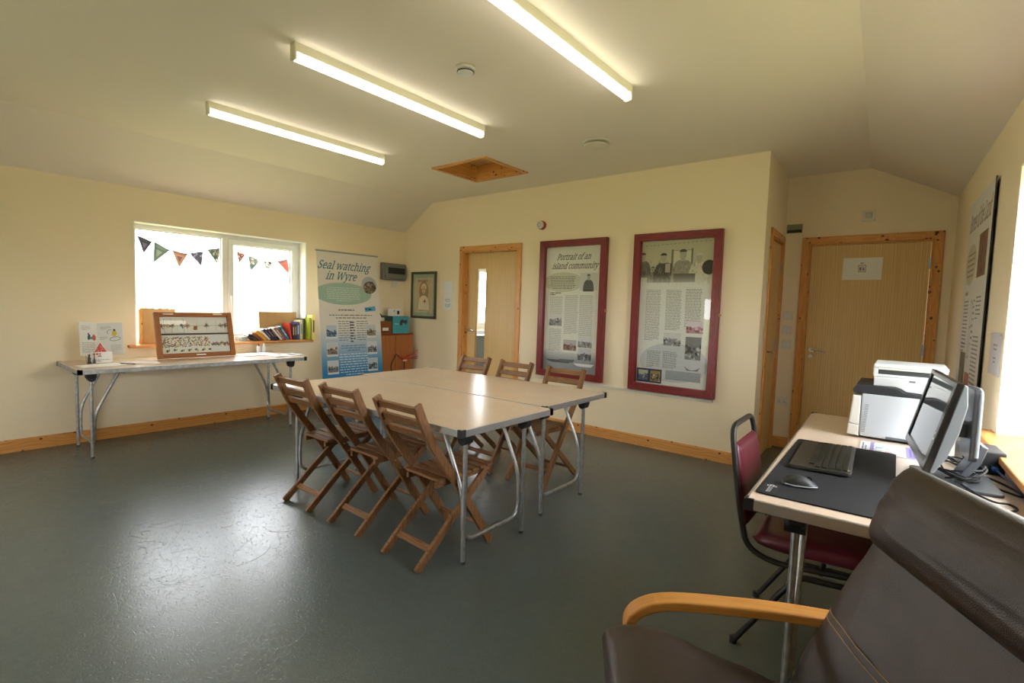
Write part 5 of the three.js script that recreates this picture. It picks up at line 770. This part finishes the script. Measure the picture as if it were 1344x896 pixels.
{
  // monitor: the screen faces the user (-x); z runs across it
  const yaw = Math.atan2(0.06, 0.58), tilt = 0.225;
  const g = thing('computer_monitor', 'black monitor with a glossy screen and grey back on the desk', 'monitor', [5.921, TH, 2.155], yaw), w = 0.585, h = 0.33;
  const Tm = (ge) => ge.rotateZ(-tilt).translate(-0.035, 0.065, 0);
  mesh('bezel', Tm(slab(rect(-w / 2, 0, w / 2, h), -0.012, 0.010, [rect(-w / 2 + 0.022, 0.03, w / 2 - 0.045, h - 0.02)], 0.003).rotateY(-PI / 2)), M.blackGloss, g);
  mesh('screen', Tm(bx(0.006, h - 0.046, w - 0.062, -0.001, h / 2 + 0.006, -0.0115)), phys(0x1b1e22, 0.09, { clearcoat: 1, clearcoatRoughness: 0.05 }), g);
  mesh('back_shell', Tm(slab([[0.01, 0.0], [0.022, 0.006], [0.04, 0.07], [0.046, 0.16], [0.04, 0.26], [0.02, 0.326], [0.01, h]], -w / 2 + 0.002, w / 2 - 0.002, [], 0.003)), mat(0x70777c, 0.35), g);
  mesh('buttons', [[0.12, 0.0], [0.14, 0.0]].map(([y]) => Tm(cyl(0.004, 0.003, -0.011, y, w / 2 - 0.02, 'x', 0.004, 10))), mat(0xc7cbcd, 0.3), g);
  const st = mesh('stand_upright', slab(roundRect(-0.09, 0.1, 0.09, 0.36, 0.02), -0.012, 0.012, [], 0.005).rotateY(-PI / 2).translate(0.105, 0, 0.1), mat(0x33363a, 0.35), g); mesh('rim', tube([[0.112, 0.12, 0.19], [0.112, 0.3, 0.19], [0.112, 0.352, 0.178], [0.112, 0.358, 0.1], [0.112, 0.352, 0.02]], 0.006, 40, 8), mat(0x8d9499, 0.3), st);
  mesh('bracket', rb(0.09, 0.05, 0.1, 0.085, 0.2, 0.08, 0.008), M.dark, g); mesh('stand_leg', slab([[0.13, 0.16], [0.15, 0.15], [0.135, 0.09], [0.085, 0.006], [0.06, 0.006], [0.11, 0.1]], 0.05, 0.15, [], 0.004), mat(0x4a4f54, 0.32), g); mesh('stand_base', slab(roundRect(-0.08, -0.06, 0.16, 0.2, 0.02), 0.0005, 0.012, [], 0.003).rotateX(-PI / 2).translate(0.03, 0, 0.17), M.charcoal, g);
}
{
  const b = thing('router_box', 'black box with a blue plugged lead behind the monitor', 'box', [6.09, TH, 1.94], RT + PI / 2 + 0.05); mesh('body', rb(0.13, 0.09, 0.17, 0, 0.0455, 0, 0.006), mat(0x25272a, 0.45), b); mesh('socket', rb(0.03, 0.02, 0.006, 0.03, 0.03, 0.086, 0.002), M.black, b); mesh('plug', rb(0.018, 0.014, 0.045, 0.03, 0.03, 0.105, 0.003), mat(0x24509a, 0.35), b); mesh('blue_lead', tube([[0.03, 0.03, 0.125], [0.045, 0.02, 0.2], [0.06, 0.008, 0.3], [0.05, 0.006, 0.45]], 0.0035, 40, 8), mat(0x2c4a72, 0.4), b);
  const c = thing('cable_tangle', 'tangle of black cables lying behind the monitor', 'cables', [6.05, TH, 2.36]), r = rng(33);
  for (let q = 0; q < 3; q++) { const pts = []; for (let i = 0; i < 12; i++) { const a = i * 1.15 + q; pts.push([-0.035 + Math.cos(a) * (0.05 + 0.035 * r()), 0.017 + 0.045 * r(), -0.17 + Math.sin(a) * (0.1 + 0.05 * r())]); } mesh('cable_coil', tube(pts, 0.0035, 160, 7), M.rubber, c); }
  const put = (pts) => pts.map(([x, z, y = 0.006]) => [x - 6.05, y, z - 2.36]);
  mesh('long_cable', tube(put([[6.03, 2.06, 0.02], [6.07, 2.08], [6.115, 2.115], [6.157, 2.2], [6.182, 2.285], [6.175, 2.31], [6.14, 2.274], [6.09, 2.215], [6.062, 2.14], [6.03, 2.1, 0.03]]), 0.0038, 140, 8), M.rubber, c);
  mesh('loop_cable', tube(put([[6.02, 2.34, 0.02], [6.045, 2.42, 0.016], [6.07, 2.484], [6.1, 2.526], [6.126, 2.528], [6.148, 2.485], [6.134, 2.442], [6.097, 2.47, 0.012], [6.06, 2.445, 0.018], [6.03, 2.37, 0.02]]), 0.0038, 120, 8), M.rubber, c);
}
renderer.render(scene, camera);
